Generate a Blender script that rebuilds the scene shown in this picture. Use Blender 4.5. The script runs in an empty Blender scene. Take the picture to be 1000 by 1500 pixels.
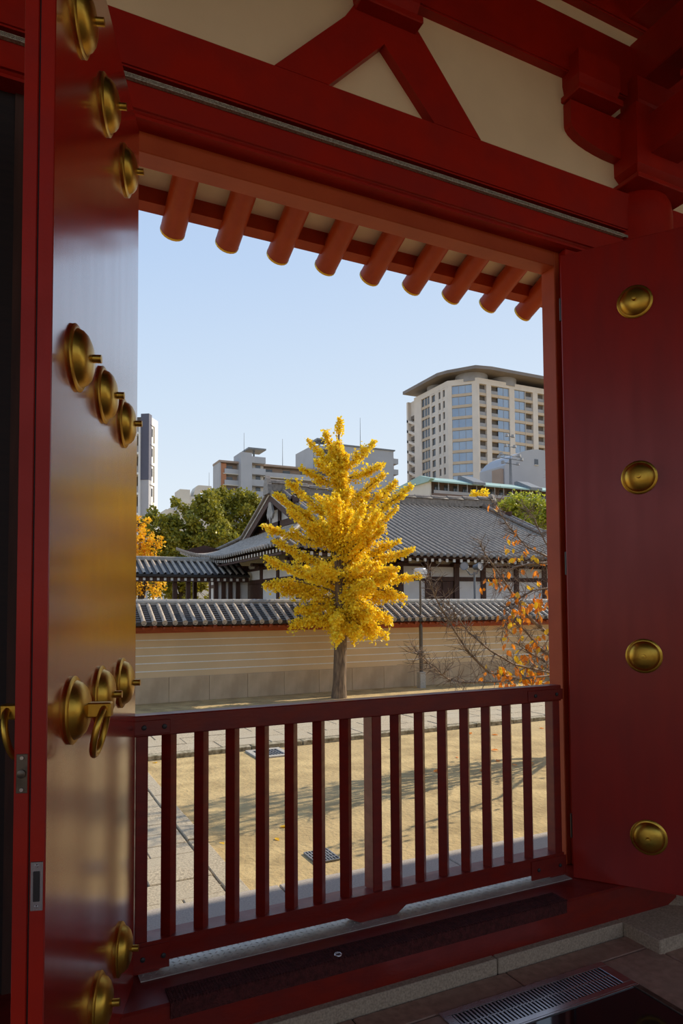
import bpy, bmesh, math, random
from mathutils import Vector, Matrix
PI = math.pi
rnd = random.Random(7)
scn = bpy.context.scene
COL = scn.collection

# ------------------------------------------------------------------ camera, sky, sun, exposure
CAM = Vector((0, 0, 1.58))
F_PX, CX, CY = 1000.0, 500.0, 844.0
PITCH, ROLL, YAW = math.atan(45/1000.0), 0.0066, math.atan(1000/2045.0)
f0 = Vector((math.sin(YAW), math.cos(YAW), 0)); r0 = Vector((math.cos(YAW), -math.sin(YAW), 0)); u0 = Vector((0, 0, 1))
FW = f0*math.cos(PITCH) + u0*math.sin(PITCH); u1 = u0*math.cos(PITCH) - f0*math.sin(PITCH)
RT = r0*math.cos(ROLL) - u1*math.sin(ROLL); UP = u1*math.cos(ROLL) + r0*math.sin(ROLL)
cd = bpy.data.cameras.new('camera'); cam = bpy.data.objects.new('camera', cd); COL.objects.link(cam)
cd.sensor_fit = 'AUTO'; cd.sensor_width = 36; cd.lens = 36*F_PX/1500
cd.shift_x = 0; cd.shift_y = (CY-750)/1500; cd.clip_start = 0.05; cd.clip_end = 2000
cam.matrix_world = Matrix(((RT.x, UP.x, -FW.x, CAM.x), (RT.y, UP.y, -FW.y, CAM.y), (RT.z, UP.z, -FW.z, CAM.z), (0, 0, 0, 1)))
scn.camera = cam

SUN_AZ, SUN_EL = math.radians(6.5), math.radians(33)      # azimuth from +X towards +Y
sdir = Vector((math.cos(SUN_AZ)*math.cos(SUN_EL), math.sin(SUN_AZ)*math.cos(SUN_EL), math.sin(SUN_EL)))
w = bpy.data.worlds.new('sky'); scn.world = w; w.use_nodes = True
nt = w.node_tree; nt.nodes.clear()
tc_ = nt.nodes.new('ShaderNodeTexCoord'); sx = nt.nodes.new('ShaderNodeSeparateXYZ'); nt.links.new(tc_.outputs['Generated'], sx.inputs[0])
ramp = nt.nodes.new('ShaderNodeValToRGB'); nt.links.new(sx.outputs['Z'], ramp.inputs[0])      # clear winter sky, hazy near the horizon
e = ramp.color_ramp.elements
e[0].position = 0.0; e[0].color = (0.80, 0.87, 0.93, 1); e[1].position = 1.0; e[1].color = (0.20, 0.36, 0.70, 1)
for p_, c_ in ((0.12, (0.76, 0.85, 0.93, 1)), (0.28, (0.60, 0.74, 0.91, 1)), (0.46, (0.43, 0.60, 0.87, 1)), (0.7, (0.29, 0.46, 0.78, 1))):
    q_ = e.new(p_); q_.color = c_
dt = nt.nodes.new('ShaderNodeVectorMath'); dt.operation = 'DOT_PRODUCT'; nt.links.new(tc_.outputs['Generated'], dt.inputs[0]); dt.inputs[1].default_value = sdir
gl = nt.nodes.new('ShaderNodeMapRange'); gl.inputs[1].default_value = 0.1; gl.inputs[2].default_value = 1.0; gl.inputs[3].default_value = 0.0; gl.inputs[4].default_value = 0.28
nt.links.new(dt.outputs['Value'], gl.inputs[0])
mxs = nt.nodes.new('ShaderNodeMixRGB'); mxs.inputs[2].default_value = (0.95, 0.97, 0.98, 1)   # brighter towards the sun
nt.links.new(gl.outputs[0], mxs.inputs[0]); nt.links.new(ramp.outputs[0], mxs.inputs[1])
bg = nt.nodes.new('ShaderNodeBackground'); bg.inputs[1].default_value = 0.72
wo = nt.nodes.new('ShaderNodeOutputWorld')
nt.links.new(mxs.outputs[0], bg.inputs[0]); nt.links.new(bg.outputs[0], wo.inputs[0])
sl = bpy.data.lights.new('sun', 'SUN'); sl.energy = 3.8; sl.angle = math.radians(0.55); sl.color = (1.0, 0.88, 0.70)
so = bpy.data.objects.new('sun', sl); COL.objects.link(so); so.rotation_euler = sdir.to_track_quat('Z', 'Y').to_euler()
scn.view_settings.view_transform = 'Standard'; scn.view_settings.look = 'None'
scn.view_settings.gamma = 1; scn.view_settings.use_curve_mapping = False
scn.view_settings.exposure = 0.5

# ------------------------------------------------------------------ pixel -> place helpers
def ray(x, y): return FW + RT*((x-CX)/F_PX) - UP*((y-CY)/F_PX)
def onY(x, y, Y): d = ray(x, y); return CAM + d*((Y-CAM.y)/d.y)
def onX(x, y, X): d = ray(x, y); return CAM + d*((X-CAM.x)/d.x)
def onZ(x, y, Z): d = ray(x, y); return CAM + d*((Z-CAM.z)/d.z)
def onD(x, y, D): d = ray(x, y); return CAM + d*(D/d.dot(f0))
def onP(x, y, p0, n): d = ray(x, y); return CAM + d*((p0-CAM).dot(n)/d.dot(n))

# ------------------------------------------------------------------ materials
def mat(name, c1, c2=None, rough=0.6, scale=6.0, detail=4.0, stretch=(1, 1, 1), metal=0.0, bump=0.0, bscale=None,
        lo=0.35, hi=0.65, coat=0.0, coat_rough=0.1, spec=0.5, rough2=None, c3=None, island=None, trans=0.0, c3scale=None):
    m = bpy.data.materials.new(name); m.use_nodes = True
    n = m.node_tree.nodes; l = m.node_tree.links
    b = n['Principled BSDF']
    b.inputs['Roughness'].default_value = rough; b.inputs['Metallic'].default_value = metal
    b.inputs['Specular IOR Level'].default_value = spec
    b.inputs['Coat Weight'].default_value = coat; b.inputs['Coat Roughness'].default_value = coat_rough
    b.inputs['Base Color'].default_value = (*c1, 1)
    tc = n.new('ShaderNodeTexCoord'); mp = n.new('ShaderNodeMapping'); mp.inputs['Scale'].default_value = stretch
    l.new(tc.outputs['Object'], mp.inputs[0])
    nz = n.new('ShaderNodeTexNoise'); nz.inputs['Scale'].default_value = scale; nz.inputs['Detail'].default_value = detail
    l.new(mp.outputs[0], nz.inputs['Vector'])
    if c2 is not None:
        cr = n.new('ShaderNodeValToRGB'); cr.color_ramp.elements[0].position = lo; cr.color_ramp.elements[1].position = hi
        cr.color_ramp.elements[0].color = (*c1, 1); cr.color_ramp.elements[1].color = (*c2, 1)
        if island:
            g = n.new('ShaderNodeNewGeometry'); l.new(g.outputs['Random Per Island'], cr.inputs[0])
        else:
            l.new(nz.outputs['Fac'], cr.inputs[0])
        out = cr.outputs[0]
        if c3 is not None:
            n3 = n.new('ShaderNodeTexNoise'); n3.inputs['Scale'].default_value = c3scale or scale*0.13; n3.inputs['Detail'].default_value = 3
            l.new(tc.outputs['Object'], n3.inputs['Vector'])
            r3 = n.new('ShaderNodeValToRGB'); r3.color_ramp.elements[0].position = 0.48; r3.color_ramp.elements[1].position = 0.7
            l.new(n3.outputs['Fac'], r3.inputs[0])
            mx = n.new('ShaderNodeMixRGB'); mx.inputs[2].default_value = (*c3, 1)
            l.new(r3.outputs[0], mx.inputs[0]); l.new(out, mx.inputs[1]); out = mx.outputs[0]
        l.new(out, b.inputs['Base Color'])
    if rough2 is not None:
        mr = n.new('ShaderNodeMapRange'); mr.inputs[1].default_value = 0.35; mr.inputs[2].default_value = 0.65
        mr.inputs[3].default_value = rough; mr.inputs[4].default_value = rough2
        l.new(nz.outputs['Fac'], mr.inputs[0]); l.new(mr.outputs[0], b.inputs['Roughness'])
    if bump:
        nb = n.new('ShaderNodeTexNoise'); nb.inputs['Scale'].default_value = bscale or scale*3; nb.inputs['Detail'].default_value = 5
        l.new(mp.outputs[0], nb.inputs['Vector'])
        bp = n.new('ShaderNodeBump'); bp.inputs['Strength'].default_value = bump; bp.inputs['Distance'].default_value = 0.02
        l.new(nb.outputs['Fac'], bp.inputs['Height']); l.new(bp.outputs[0], b.inputs['Normal'])
    if trans:
        t = n.new('ShaderNodeBsdfTranslucent'); ms = n.new('ShaderNodeMixShader'); ms.inputs[0].default_value = trans
        o = n['Material Output']; l.new(b.outputs[0], ms.inputs[1]); l.new(t.outputs[0], ms.inputs[2]); l.new(ms.outputs[0], o.inputs[0])
        if c2 is not None: l.new(out, t.inputs[0])
        else: t.inputs[0].default_value = (*c1, 1)
    return m

M = {}
M['red'] = mat('vermilion_lacquer', (0.38, 0.013, 0.004), (0.31, 0.010, 0.0035), rough=0.36, rough2=0.48, scale=5, bump=0.05, bscale=60, spec=0.28)
M['reddoor'] = mat('door_lacquer', (0.34, 0.012, 0.004), (0.285, 0.009, 0.003), rough=0.18, rough2=0.24, scale=4, stretch=(3, 3, 0.6), bump=0.012, bscale=18, spec=0.6, coat=1.0, coat_rough=0.155)
_b = M['reddoor'].node_tree.nodes['Principled BSDF']; _b.inputs['IOR'].default_value = 1.45; _b.inputs['Coat IOR'].default_value = 1.58
M['reddoor2'] = mat('dulled_door_lacquer', (0.30, 0.009, 0.003), (0.25, 0.007, 0.0025), rough=0.30, rough2=0.38, scale=4, stretch=(3, 3, 0.6), bump=0.012, bscale=18, spec=0.3, coat=0.25, coat_rough=0.2)  # same lacquer, made darker and duller to hold back mirrored sky
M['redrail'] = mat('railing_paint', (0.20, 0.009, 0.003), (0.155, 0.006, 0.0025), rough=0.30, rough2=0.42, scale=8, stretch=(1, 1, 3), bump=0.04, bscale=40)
M['redout'] = mat('eave_red_paint', (0.46, 0.062, 0.009), (0.38, 0.044, 0.007), rough=0.45, spec=0.3, scale=7, bump=0.05)
M['redframe'] = mat('bounce_lit_frame_red', (0.46, 0.075, 0.018), (0.39, 0.058, 0.014), rough=0.45, scale=5, spec=0.28, bump=0.04, bscale=50)  # orange lift stands in for light bounced off the sand
M['plaster'] = mat('cream_plaster', (0.86, 0.66, 0.42), (0.80, 0.61, 0.385), rough=0.9, scale=3, bump=0.05, bscale=30)
M['plaster2'] = mat('eave_plaster', (0.88, 0.72, 0.47), (0.82, 0.66, 0.42), rough=0.9, scale=5)
M['brass'] = mat('gilt_brass', (0.60, 0.36, 0.055), (0.50, 0.28, 0.04), rough=0.30, rough2=0.42, scale=14, metal=1.0, bump=0.03, bscale=90)
M['steel'] = mat('brushed_steel', (0.66, 0.62, 0.62), (0.54, 0.50, 0.50), rough=0.27, scale=40, stretch=(1, 20, 1), metal=1.0)
M['bronze'] = mat('dark_bronze_latch', (0.10, 0.075, 0.055), (0.17, 0.13, 0.10), rough=0.4, scale=30, metal=0.8)
M['iron'] = mat('dark_iron', (0.012, 0.010, 0.010), (0.03, 0.02, 0.02), rough=0.5, scale=20)
M['plate'] = mat('worn_checker_plate', (0.56, 0.52, 0.47), (0.42, 0.385, 0.35), rough=0.42, scale=16, metal=0.3)
M['mat'] = mat('brown_rubber_mat', (0.10, 0.022, 0.020), (0.055, 0.013, 0.012), rough=0.85, spec=0.2, scale=60, bump=0.5, bscale=160)
M['net'] = mat('pale_mesh_strip', (0.55, 0.50, 0.42), (0.30, 0.24, 0.18), rough=0.8, scale=120)
M['granite'] = mat('grey_granite', (0.44, 0.33, 0.235), (0.27, 0.20, 0.14), rough=0.75, scale=120, detail=3, bump=0.08, bscale=150)
M['floor'] = mat('brown_floor_stone', (0.36, 0.205, 0.145), (0.26, 0.148, 0.105), rough=0.42, rough2=0.6, scale=26, bump=0.05, bscale=120, c3=(0.30, 0.18, 0.13))
M['darkwood'] = mat('dark_wood_and_shade', (0.022, 0.009, 0.006), (0.012, 0.005, 0.004), rough=0.6, scale=6, stretch=(1, 1, 8))  # wood tone, also used as painted shade beside the left jamb
M['dglass'] = mat('dark_display_glass', (0.010, 0.008, 0.008), rough=0.06, spec=0.6)
M['apron'] = mat('apron_granite', (0.47, 0.42, 0.365), (0.34, 0.30, 0.265), rough=0.8, scale=90, detail=3, bump=0.1, bscale=130, c3=(0.40, 0.36, 0.32), c3scale=2)
M['paving'] = mat('path_granite', (0.54, 0.45, 0.31), (0.27, 0.22, 0.15), rough=0.85, scale=45, detail=5, bump=0.25, bscale=80, c3=(0.42, 0.36, 0.26), c3scale=1.2)
M['kerb'] = mat('mossy_kerb', (0.42, 0.36, 0.25), (0.16, 0.13, 0.07), rough=0.9, scale=12, bump=0.3)
M['sand'] = mat('packed_sand', (0.54, 0.395, 0.18), (0.34, 0.24, 0.105), rough=0.95, scale=2.6, detail=12, bump=0.9, bscale=16, c3=(0.46, 0.335, 0.16), c3scale=0.35)
M['concrete'] = mat('drain_concrete', (0.45, 0.42, 0.36), (0.36, 0.33, 0.28), rough=0.9, scale=25)
M['wallbody'] = mat('tsuiji_plaster', (0.74, 0.53, 0.30), (0.67, 0.475, 0.262), rough=0.92, scale=1.1, detail=8, c3=(0.65, 0.47, 0.265), c3scale=0.5)
M['wallline'] = mat('white_wall_line', (0.85, 0.82, 0.76), (0.78, 0.75, 0.68), rough=0.85, scale=9)
M['wallbase'] = mat('stained_base_stone', (0.62, 0.455, 0.285), (0.46, 0.33, 0.20), rough=0.9, scale=2.2, detail=8, stretch=(1, 1, 0.5), c3=(0.47, 0.355, 0.225), c3scale=0.9, bump=0.1)
M['tile'] = mat('grey_roof_tile', (0.25, 0.205, 0.165), (0.15, 0.12, 0.095), rough=0.42, scale=8, detail=5, bump=0.1)
M['tilelight'] = mat('sunlit_round_tile', (0.48, 0.385, 0.285), (0.30, 0.24, 0.18), rough=0.45, scale=9, detail=5)  # lightened so the colour carries the sun on the rounded tops
M['tiledark'] = mat('pan_tile', (0.030, 0.023, 0.019), (0.018, 0.014, 0.012), rough=0.5, scale=10)  # near black holds the shade of the gaps between tile rows
M['ridge'] = mat('ridge_tile_grey', (0.42, 0.39, 0.34), (0.29, 0.27, 0.24), rough=0.6, scale=6)
M['eavewood'] = mat('eave_timber_red', (0.30, 0.055, 0.018), (0.20, 0.035, 0.012), rough=0.6, scale=5, stretch=(1, 6, 6))
M['wallbeam'] = mat('wall_eave_vermilion', (0.46, 0.092, 0.018), (0.34, 0.06, 0.013), rough=0.6, scale=5, stretch=(1, 6, 6))
M['timber'] = mat('hall_timber', (0.085, 0.032, 0.018), (0.050, 0.019, 0.011), rough=0.65, scale=5, stretch=(4, 4, 0.6))
M['hallwhite'] = mat('hall_white_plaster', (0.80, 0.79, 0.78), (0.74, 0.73, 0.72), rough=0.9, scale=2)
M['hallcream'] = mat('hall_cream_plaster', (0.72, 0.64, 0.50), (0.66, 0.58, 0.45), rough=0.9, scale=2)
M['whitepaint'] = mat('white_paint', (0.82, 0.80, 0.76), (0.75, 0.73, 0.69), rough=0.6, scale=8)
M['bark'] = mat('ginkgo_bark', (0.24, 0.165, 0.10), (0.11, 0.075, 0.05), rough=0.95, scale=7, stretch=(3, 3, 0.5), bump=0.8, bscale=14)
M['twig'] = mat('pale_twig', (0.30, 0.215, 0.15), (0.13, 0.09, 0.06), rough=0.9, scale=14)
M['darkbark'] = mat('dark_branch_bark', (0.085, 0.060, 0.042), (0.045, 0.03, 0.022), rough=0.95, scale=9, bump=0.5)
M['gleaf'] = mat('ginkgo_leaf', (0.95, 0.64, 0.010), (1.0, 0.83, 0.05), rough=0.55, island=True, lo=0.0, hi=1.0, trans=0.42)
M['oleaf'] = mat('orange_leaf', (0.80, 0.16, 0.012), (0.92, 0.36, 0.02), rough=0.5, island=True, lo=0.0, hi=1.0, trans=0.42)
M['yleaf'] = mat('amber_leaf', (0.90, 0.47, 0.012), (0.95, 0.64, 0.03), rough=0.55, island=True, lo=0.0, hi=1.0, trans=0.4)
M['greenleaf'] = mat('evergreen_leaf', (0.15, 0.155, 0.014), (0.44, 0.385, 0.038), rough=0.5, island=True, lo=0.0, hi=1.0, trans=0.3)
M['greenleaf2'] = mat('bright_green_leaf', (0.27, 0.31, 0.025), (0.56, 0.56, 0.055), rough=0.5, island=True, lo=0.0, hi=1.0, trans=0.35)
M['pole'] = mat('lamp_pole_paint', (0.115, 0.095, 0.075), (0.085, 0.07, 0.055), rough=0.5, scale=12)
M['lampwhite'] = mat('lamp_head_white', (0.78, 0.80, 0.82), (0.72, 0.74, 0.76), rough=0.3, scale=9)
M['hotel'] = mat('hotel_beige_tile', (0.72, 0.635, 0.54), (0.67, 0.59, 0.50), rough=0.85, scale=0.4)
M['hoteltan'] = mat('hotel_tan_tile', (0.60, 0.475, 0.34), (0.56, 0.44, 0.31), rough=0.85, scale=0.4)
M['hotelgrey'] = mat('hotel_grey_penthouse', (0.33, 0.31, 0.30), (0.27, 0.255, 0.25), rough=0.6, scale=0.3)
M['canopy'] = mat('hotel_roof_slab', (0.23, 0.185, 0.15), (0.19, 0.155, 0.13), rough=0.6, scale=0.3)
M['bglass'] = mat('sky_tinted_window_glass', (0.26, 0.33, 0.43), (0.33, 0.40, 0.49), rough=0.12, scale=0.2, spec=0.8, metal=0.3)  # pale blue base stands in for mirrored sky
M['dwin'] = mat('dark_window_glass', (0.045, 0.05, 0.06), (0.08, 0.085, 0.095), rough=0.12, scale=0.5, spec=0.8)
M['recess_shade'] = mat('balcony_recess', (0.16, 0.13, 0.105), (0.12, 0.10, 0.08), rough=0.9, scale=0.5)  # dark brown puts the shade of set-back openings into the colour
M['brail'] = mat('balcony_rail_panel', (0.36, 0.34, 0.33), (0.30, 0.29, 0.28), rough=0.5, scale=0.7)
M['bwhite'] = mat('tower_white_render', (0.86, 0.85, 0.82), (0.80, 0.79, 0.77), rough=0.8, scale=0.3)
M['bgrey'] = mat('tower_grey_panel', (0.42, 0.42, 0.45), (0.38, 0.38, 0.41), rough=0.7, scale=0.3)
M['bdark'] = mat('tower_slate_panel', (0.105, 0.105, 0.15), (0.09, 0.09, 0.13), rough=0.6, scale=0.3)
M['aptgrey'] = mat('apartment_grey', (0.47, 0.47, 0.48), (0.42, 0.42, 0.43), rough=0.85, scale=0.2)
M['aptbrown'] = mat('apartment_brown', (0.42, 0.31, 0.24), (0.36, 0.27, 0.21), rough=0.85, scale=0.2)
M['aptorange'] = mat('apartment_orange_tile', (0.55, 0.24, 0.12), (0.48, 0.21, 0.11), rough=0.85, scale=0.3)
M['beige'] = mat('beige_render', (0.70, 0.64, 0.54), (0.64, 0.58, 0.49), rough=0.85, scale=0.3)
M['copper'] = mat('green_copper_roof', (0.36, 0.52, 0.47), (0.31, 0.46, 0.42), rough=0.55, scale=0.6)
M['brownclad'] = mat('brown_cladding', (0.20, 0.13, 0.10), (0.16, 0.105, 0.08), rough=0.8, scale=0.4)
M['metalgrey'] = mat('aerial_metal', (0.22, 0.23, 0.24), (0.17, 0.18, 0.19), rough=0.5, scale=3)

# ------------------------------------------------------------------ mesh building
MW = {}
def wm(o): return MW.get(o.name, Matrix()) if o else Matrix()

class MB:
    def __init__(s): s.v = []; s.f = []
    def add(s, vs, fs):
        b = len(s.v); s.v += [tuple(v) for v in vs]; s.f += [tuple(i+b for i in f) for f in fs]; return s
    def box(s, x0, x1, y0, y1, z0, z1):
        return s.add([(x0,y0,z0),(x1,y0,z0),(x1,y1,z0),(x0,y1,z0),(x0,y0,z1),(x1,y0,z1),(x1,y1,z1),(x0,y1,z1)],
                     [(0,3,2,1),(4,5,6,7),(0,1,5,4),(1,2,6,5),(2,3,7,6),(3,0,4,7)])
    def bbox(s, x0, x1, y0, y1, z0, z1, b=0.006, seg=1):
        bm = bmesh.new(); bmesh.ops.create_cube(bm, size=1)
        for v in bm.verts: v.co = Vector(((x0+x1)/2+v.co.x*(x1-x0), (y0+y1)/2+v.co.y*(y1-y0), (z0+z1)/2+v.co.z*(z1-z0)))
        bmesh.ops.bevel(bm, geom=bm.edges[:], offset=min(b, abs(x1-x0)*.45, abs(y1-y0)*.45, abs(z1-z0)*.45), segments=seg, affect='EDGES')
        bm.verts.index_update(); s.add([v.co[:] for v in bm.verts], [[v.index for v in f.verts] for f in bm.faces]); bm.free(); return s
    def prism(s, poly, ax, a, b):
        # poly: 2D points in the plane normal to axis ax ('x': (y,z), 'y': (x,z), 'z': (x,y))
        def m(p, t): return (t, p[0], p[1]) if ax == 'x' else ((p[0], t, p[1]) if ax == 'y' else (p[0], p[1], t))
        n = len(poly); vs = [m(p, a) for p in poly] + [m(p, b) for p in poly]
        fs = [tuple(range(n)), tuple(range(2*n-1, n-1, -1))] + [(i, i+n, (i+1) % n+n, (i+1) % n) for i in range(n)]
        return s.add(vs, fs)
    def tube(s, path, rad, n=8, cap=True):
        path = [Vector(p) for p in path]
        if not isinstance(rad, (list, tuple)): rad = [rad]*len(path)
        vs = []; fs = []; prev = None
        for i, p in enumerate(path):
            d = (path[min(i+1, len(path)-1)] - path[max(i-1, 0)])
            d = d.normalized() if d.length > 1e-9 else Vector((0, 0, 1))
            if prev is None:
                a = d.cross(Vector((0, 0, 1)) if abs(d.z) < 0.9 else Vector((1, 0, 0))).normalized()
            else:
                a = prev - d*prev.dot(d); a = a.normalized() if a.length > 1e-6 else d.orthogonal().normalized()
            prev = a; b = d.cross(a)
            for k in range(n):
                t = 2*PI*k/n; vs.append(p + (a*math.cos(t)+b*math.sin(t))*rad[i])
        for i in range(len(path)-1):
            for k in range(n):
                k2 = (k+1) % n; fs.append((i*n+k, i*n+k2, (i+1)*n+k2, (i+1)*n+k))
        if cap: fs.append(tuple(range(n-1, -1, -1))); fs.append(tuple((len(path)-1)*n+k for k in range(n)))
        return s.add(vs, fs)
    def lathe(s, prof, origin=(0,0,0), axis=(0,0,1), n=24):
        ax = Vector(axis).normalized(); a = ax.orthogonal().normalized(); b = ax.cross(a); o = Vector(origin); vs = []; fs = []
        for r, h in prof:
            for k in range(n):
                t = 2*PI*k/n; vs.append(o + ax*h + (a*math.cos(t)+b*math.sin(t))*max(r, 1e-4))
        for i in range(len(prof)-1):
            for k in range(n):
                k2 = (k+1) % n; fs.append((i*n+k, i*n+k2, (i+1)*n+k2, (i+1)*n+k))
        fs.append(tuple(range(n-1, -1, -1))); fs.append(tuple((len(prof)-1)*n+k for k in range(n)))
        return s.add(vs, fs)
    def mesh(s, name, m, smooth=None, xf=None):
        me = bpy.data.meshes.new(name)
        vs = [tuple(xf @ Vector(v)) for v in s.v] if xf else s.v
        me.from_pydata(vs, [], s.f); me.materials.append(M[m])
        if smooth:
            me.polygons.foreach_set('use_smooth', [True]*len(me.polygons)); me.set_sharp_from_angle(angle=math.radians(smooth))
        me.validate(); me.update()
        return me
    def build(s, name, m, parent=None, smooth=None, world=True, kind=None, label=None):
        xf = wm(parent).inverted() if (parent and world) else None
        o = bpy.data.objects.new(name, s.mesh(name, m, smooth, xf)); COL.objects.link(o)
        if parent: o.parent = parent
        MW[o.name] = wm(parent)
        if kind: o['kind'] = kind
        if label: o['label'] = label
        return o

def fixn(o):
    bm = bmesh.new(); bm.from_mesh(o.data); bmesh.ops.recalc_face_normals(bm, faces=bm.faces[:]); bm.to_mesh(o.data); bm.free(); return o
def tag(o, label, cat, group=None, kind=None):
    o['label'] = label; o['category'] = cat
    if group: o['group'] = group
    if kind: o['kind'] = kind
    return o
def thing(name, label, cat, loc=(0,0,0), rotz=0, group=None, kind=None):
    o = bpy.data.objects.new(name, None); COL.objects.link(o); o.empty_display_size = 0.1
    o.location = loc; o.rotation_euler = (0, 0, rotz)
    MW[o.name] = Matrix.Translation(Vector(loc)) @ Matrix.Rotation(rotz, 4, 'Z')
    return tag(o, label, cat, group, kind)
def inst(name, me, parent, loc=(0,0,0), rot=(0,0,0), scale=(1,1,1), mtx=None):
    o = bpy.data.objects.new(name, me); COL.objects.link(o); o.parent = parent
    if mtx is not None: o.matrix_local = mtx
    else: o.location = loc; o.rotation_euler = rot; o.scale = scale
    return o
def struct(o, label, cat): return tag(o, label, cat, kind='structure')

# ================================================================== GATE STRUCTURE
ZF = -0.012          # inner floor level
# ---- floor slabs
fl = thing('floor', 'brown polished stone slab floor inside the gate', 'floor', (0, 0, ZF), kind='structure')
MB().box(-6, 8, -4.7, 2.465, ZF-0.2, ZF-0.006).build('bedding', 'darkwood', fl)
sm = MB().bbox(0, 0.744, 0, 0.744, -0.04, 0, 0.004).mesh('floor_slab', 'floor')
sn = MB().bbox(0, 0.744, 0, 0.124, -0.04, 0, 0.004).mesh('floor_slab_narrow', 'floor')
for i in range(-7, 10):
    inst('floor_slab', sn, fl, (2.72+0.75*(i-3)+0.003, 2.303, 0))
    for j in range(0, 9):
        inst('floor_slab', sm, fl, (2.72+0.75*(i-3)+0.003, 2.30-0.75*(j+1)+0.003, 0))

# ---- granite kerb at the sill
kb = thing('trim_1', 'low speckled granite kerb along the foot of the red sill', 'kerb', (1.5, 2.45, ZF), kind='structure')
for a, b in ((-4.0, -1.2), (-1.2, 0.2), (0.2, 1.93), (1.934, 2.69)):
    MB().bbox(a+0.001, b-0.001, 2.432, 2.52, ZF-0.02, 0.05, 0.004).build('kerb_stone', 'granite', kb)
MB().bbox(2.692, 3.9, 2.228, 2.52, ZF-0.02, 0.05, 0.004).build('kerb_stone', 'granite', kb)
MB().bbox(3.904, 6.0, 2.228, 2.52, ZF-0.02, 0.05, 0.004).build('kerb_stone', 'granite', kb)

# ---- red timber sill with checker plate
si = thing('trim_2', 'dark red timber sill under the railing', 'sill', (1.5, 2.7, 0.05), kind='structure')
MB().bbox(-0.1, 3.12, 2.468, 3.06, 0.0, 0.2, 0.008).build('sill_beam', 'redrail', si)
cp = MB(); cp.bbox(0.46, 2.58, 2.648, 2.99, 0.2, 0.204, 0.001)
plate = cp.build('checker_plate', 'plate', si)
lug = MB()
for i in range(0, 86):
    for j in range(0, 13):
        x = 0.475+i*0.0245; y = 2.662+j*0.0245; a = PI/4 if (i+j) % 2 else -PI/4
        c, s_ = math.cos(a)*0.0105, math.sin(a)*0.0105; px_, py_ = -math.sin(a)*0.003, math.cos(a)*0.003
        lug.add([(x-c-0, y-s_, 0.204), (x+px_, y+py_, 0.204), (x+c, y+s_, 0.204), (x-px_, y-py_, 0.204), (x, y, 0.2062)],
                [(0, 4, 1), (1, 4, 2), (2, 4, 3), (3, 4, 0)])
lug.build('plate_lugs', 'plate', plate, kind='stuff')

# ---- jambs, lintel, beams, plaster (all run along X)
JX0, JX1 = 0.345, 2.692
ZL = onY(500, 303.5, 2.8).z            # lintel underside
ZN = onY(500, 256, 2.70).z             # underside of the beam in front
ZS = 3.677
jb = thing('door_frame', 'red lacquered timber frame around the open gateway', 'door frame', (1.5, 2.85, 0.2), kind='structure')
for a, b in ((JX1, 3.16), (0.20, JX0)):
    MB().bbox(a, b, 2.80, 2.905, 0.2, ZL+0.25, 0.004).build('jamb', 'redframe', jb)
    MB().bbox(a+(0.03 if a > 1 else 0), b-(0 if a > 1 else 0.03), 2.745, 2.80, 0.2, ZN, 0.004).build('door_stop', 'red', jb)
MB().bbox(JX0, JX1, 2.80, 2.905, ZL, ZL+0.25, 0.004).build('lintel', 'redframe', jb)
bm_ = thing('trim_3', 'red horizontal tie beams with a pale mesh strip above the gateway', 'beam', (1.5, 2.8, ZN), kind='structure')
MB().bbox(-5, 3.16, 2.70, 2.95, ZN, ZS, 0.022, 3).build('lower_beam', 'red', bm_, smooth=40)
MB().box(-5, 3.16, 2.735, 2.95, ZS, ZS+0.042).build('groove', 'darkwood', bm_)
st = MB(); st.box(-5, 3.13, 2.702, 2.72, ZS, ZS+0.004)
stp = st.build('mesh_strip', 'net', bm_)
wr = MB()
for i in range(0, 620):
    x = -0.3+i*0.0056
    wr.box(x, x+0.0024, 2.7015, 2.7045, ZS+0.002, ZS+0.0165)
wr.box(-0.3, 3.13, 2.7015, 2.7045, ZS+0.0085, ZS+0.0105); wr.box(-0.3, 3.13, 2.701, 2.705, ZS+0.015, ZS+0.0175)
wr.build('mesh_wires', 'net', stp, kind='stuff')
MB().bbox(-5, 3.2, 2.70, 2.95, ZS+0.042, 3.945, 0.008, 2).build('upper_beam', 'red', bm_, smooth=40)
b2 = thing('trim_4', 'red tie beams high on the plaster wall under the ceiling', 'beam', (1.5, 2.8, 4.515), kind='structure')
MB().bbox(-5, 8, 2.70, 2.93, 4.515, 4.84, 0.008, 2).build('middle_beam', 'red', b2)
MB().bbox(-5, 8, 2.70, 2.93, 4.97, 5.25, 0.008, 2).build('top_beam', 'red', b2)
wl = thing('wall_front', 'cream plaster wall above the gateway beams', 'wall', (1.5, 2.8, 3.9), kind='structure')
MB().box(-5, 8, 2.755, 2.90, 3.93, 5.6).build('plaster_panel', 'plaster', wl)
MB().box(3.5, 8, 2.80, 2.90, 0.0, 3.96).build('plaster_panel', 'plaster', wl)
MB().box(0.0, 0.05, 2.79, 2.90, 0.0, 3.6).build('edge_board', 'timber', wl)
MB().box(-5, 0.2, 2.80, 2.90, 0.0, 3.6).build('shade_boarding', 'darkwood', wl)  # near-black infill painted in for the shaded wedge behind the door
MB().bbox(3.5, 8, 2.70, 2.95, ZS+0.042, 3.945, 0.008, 2).build('upper_beam', 'red', b2)

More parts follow.
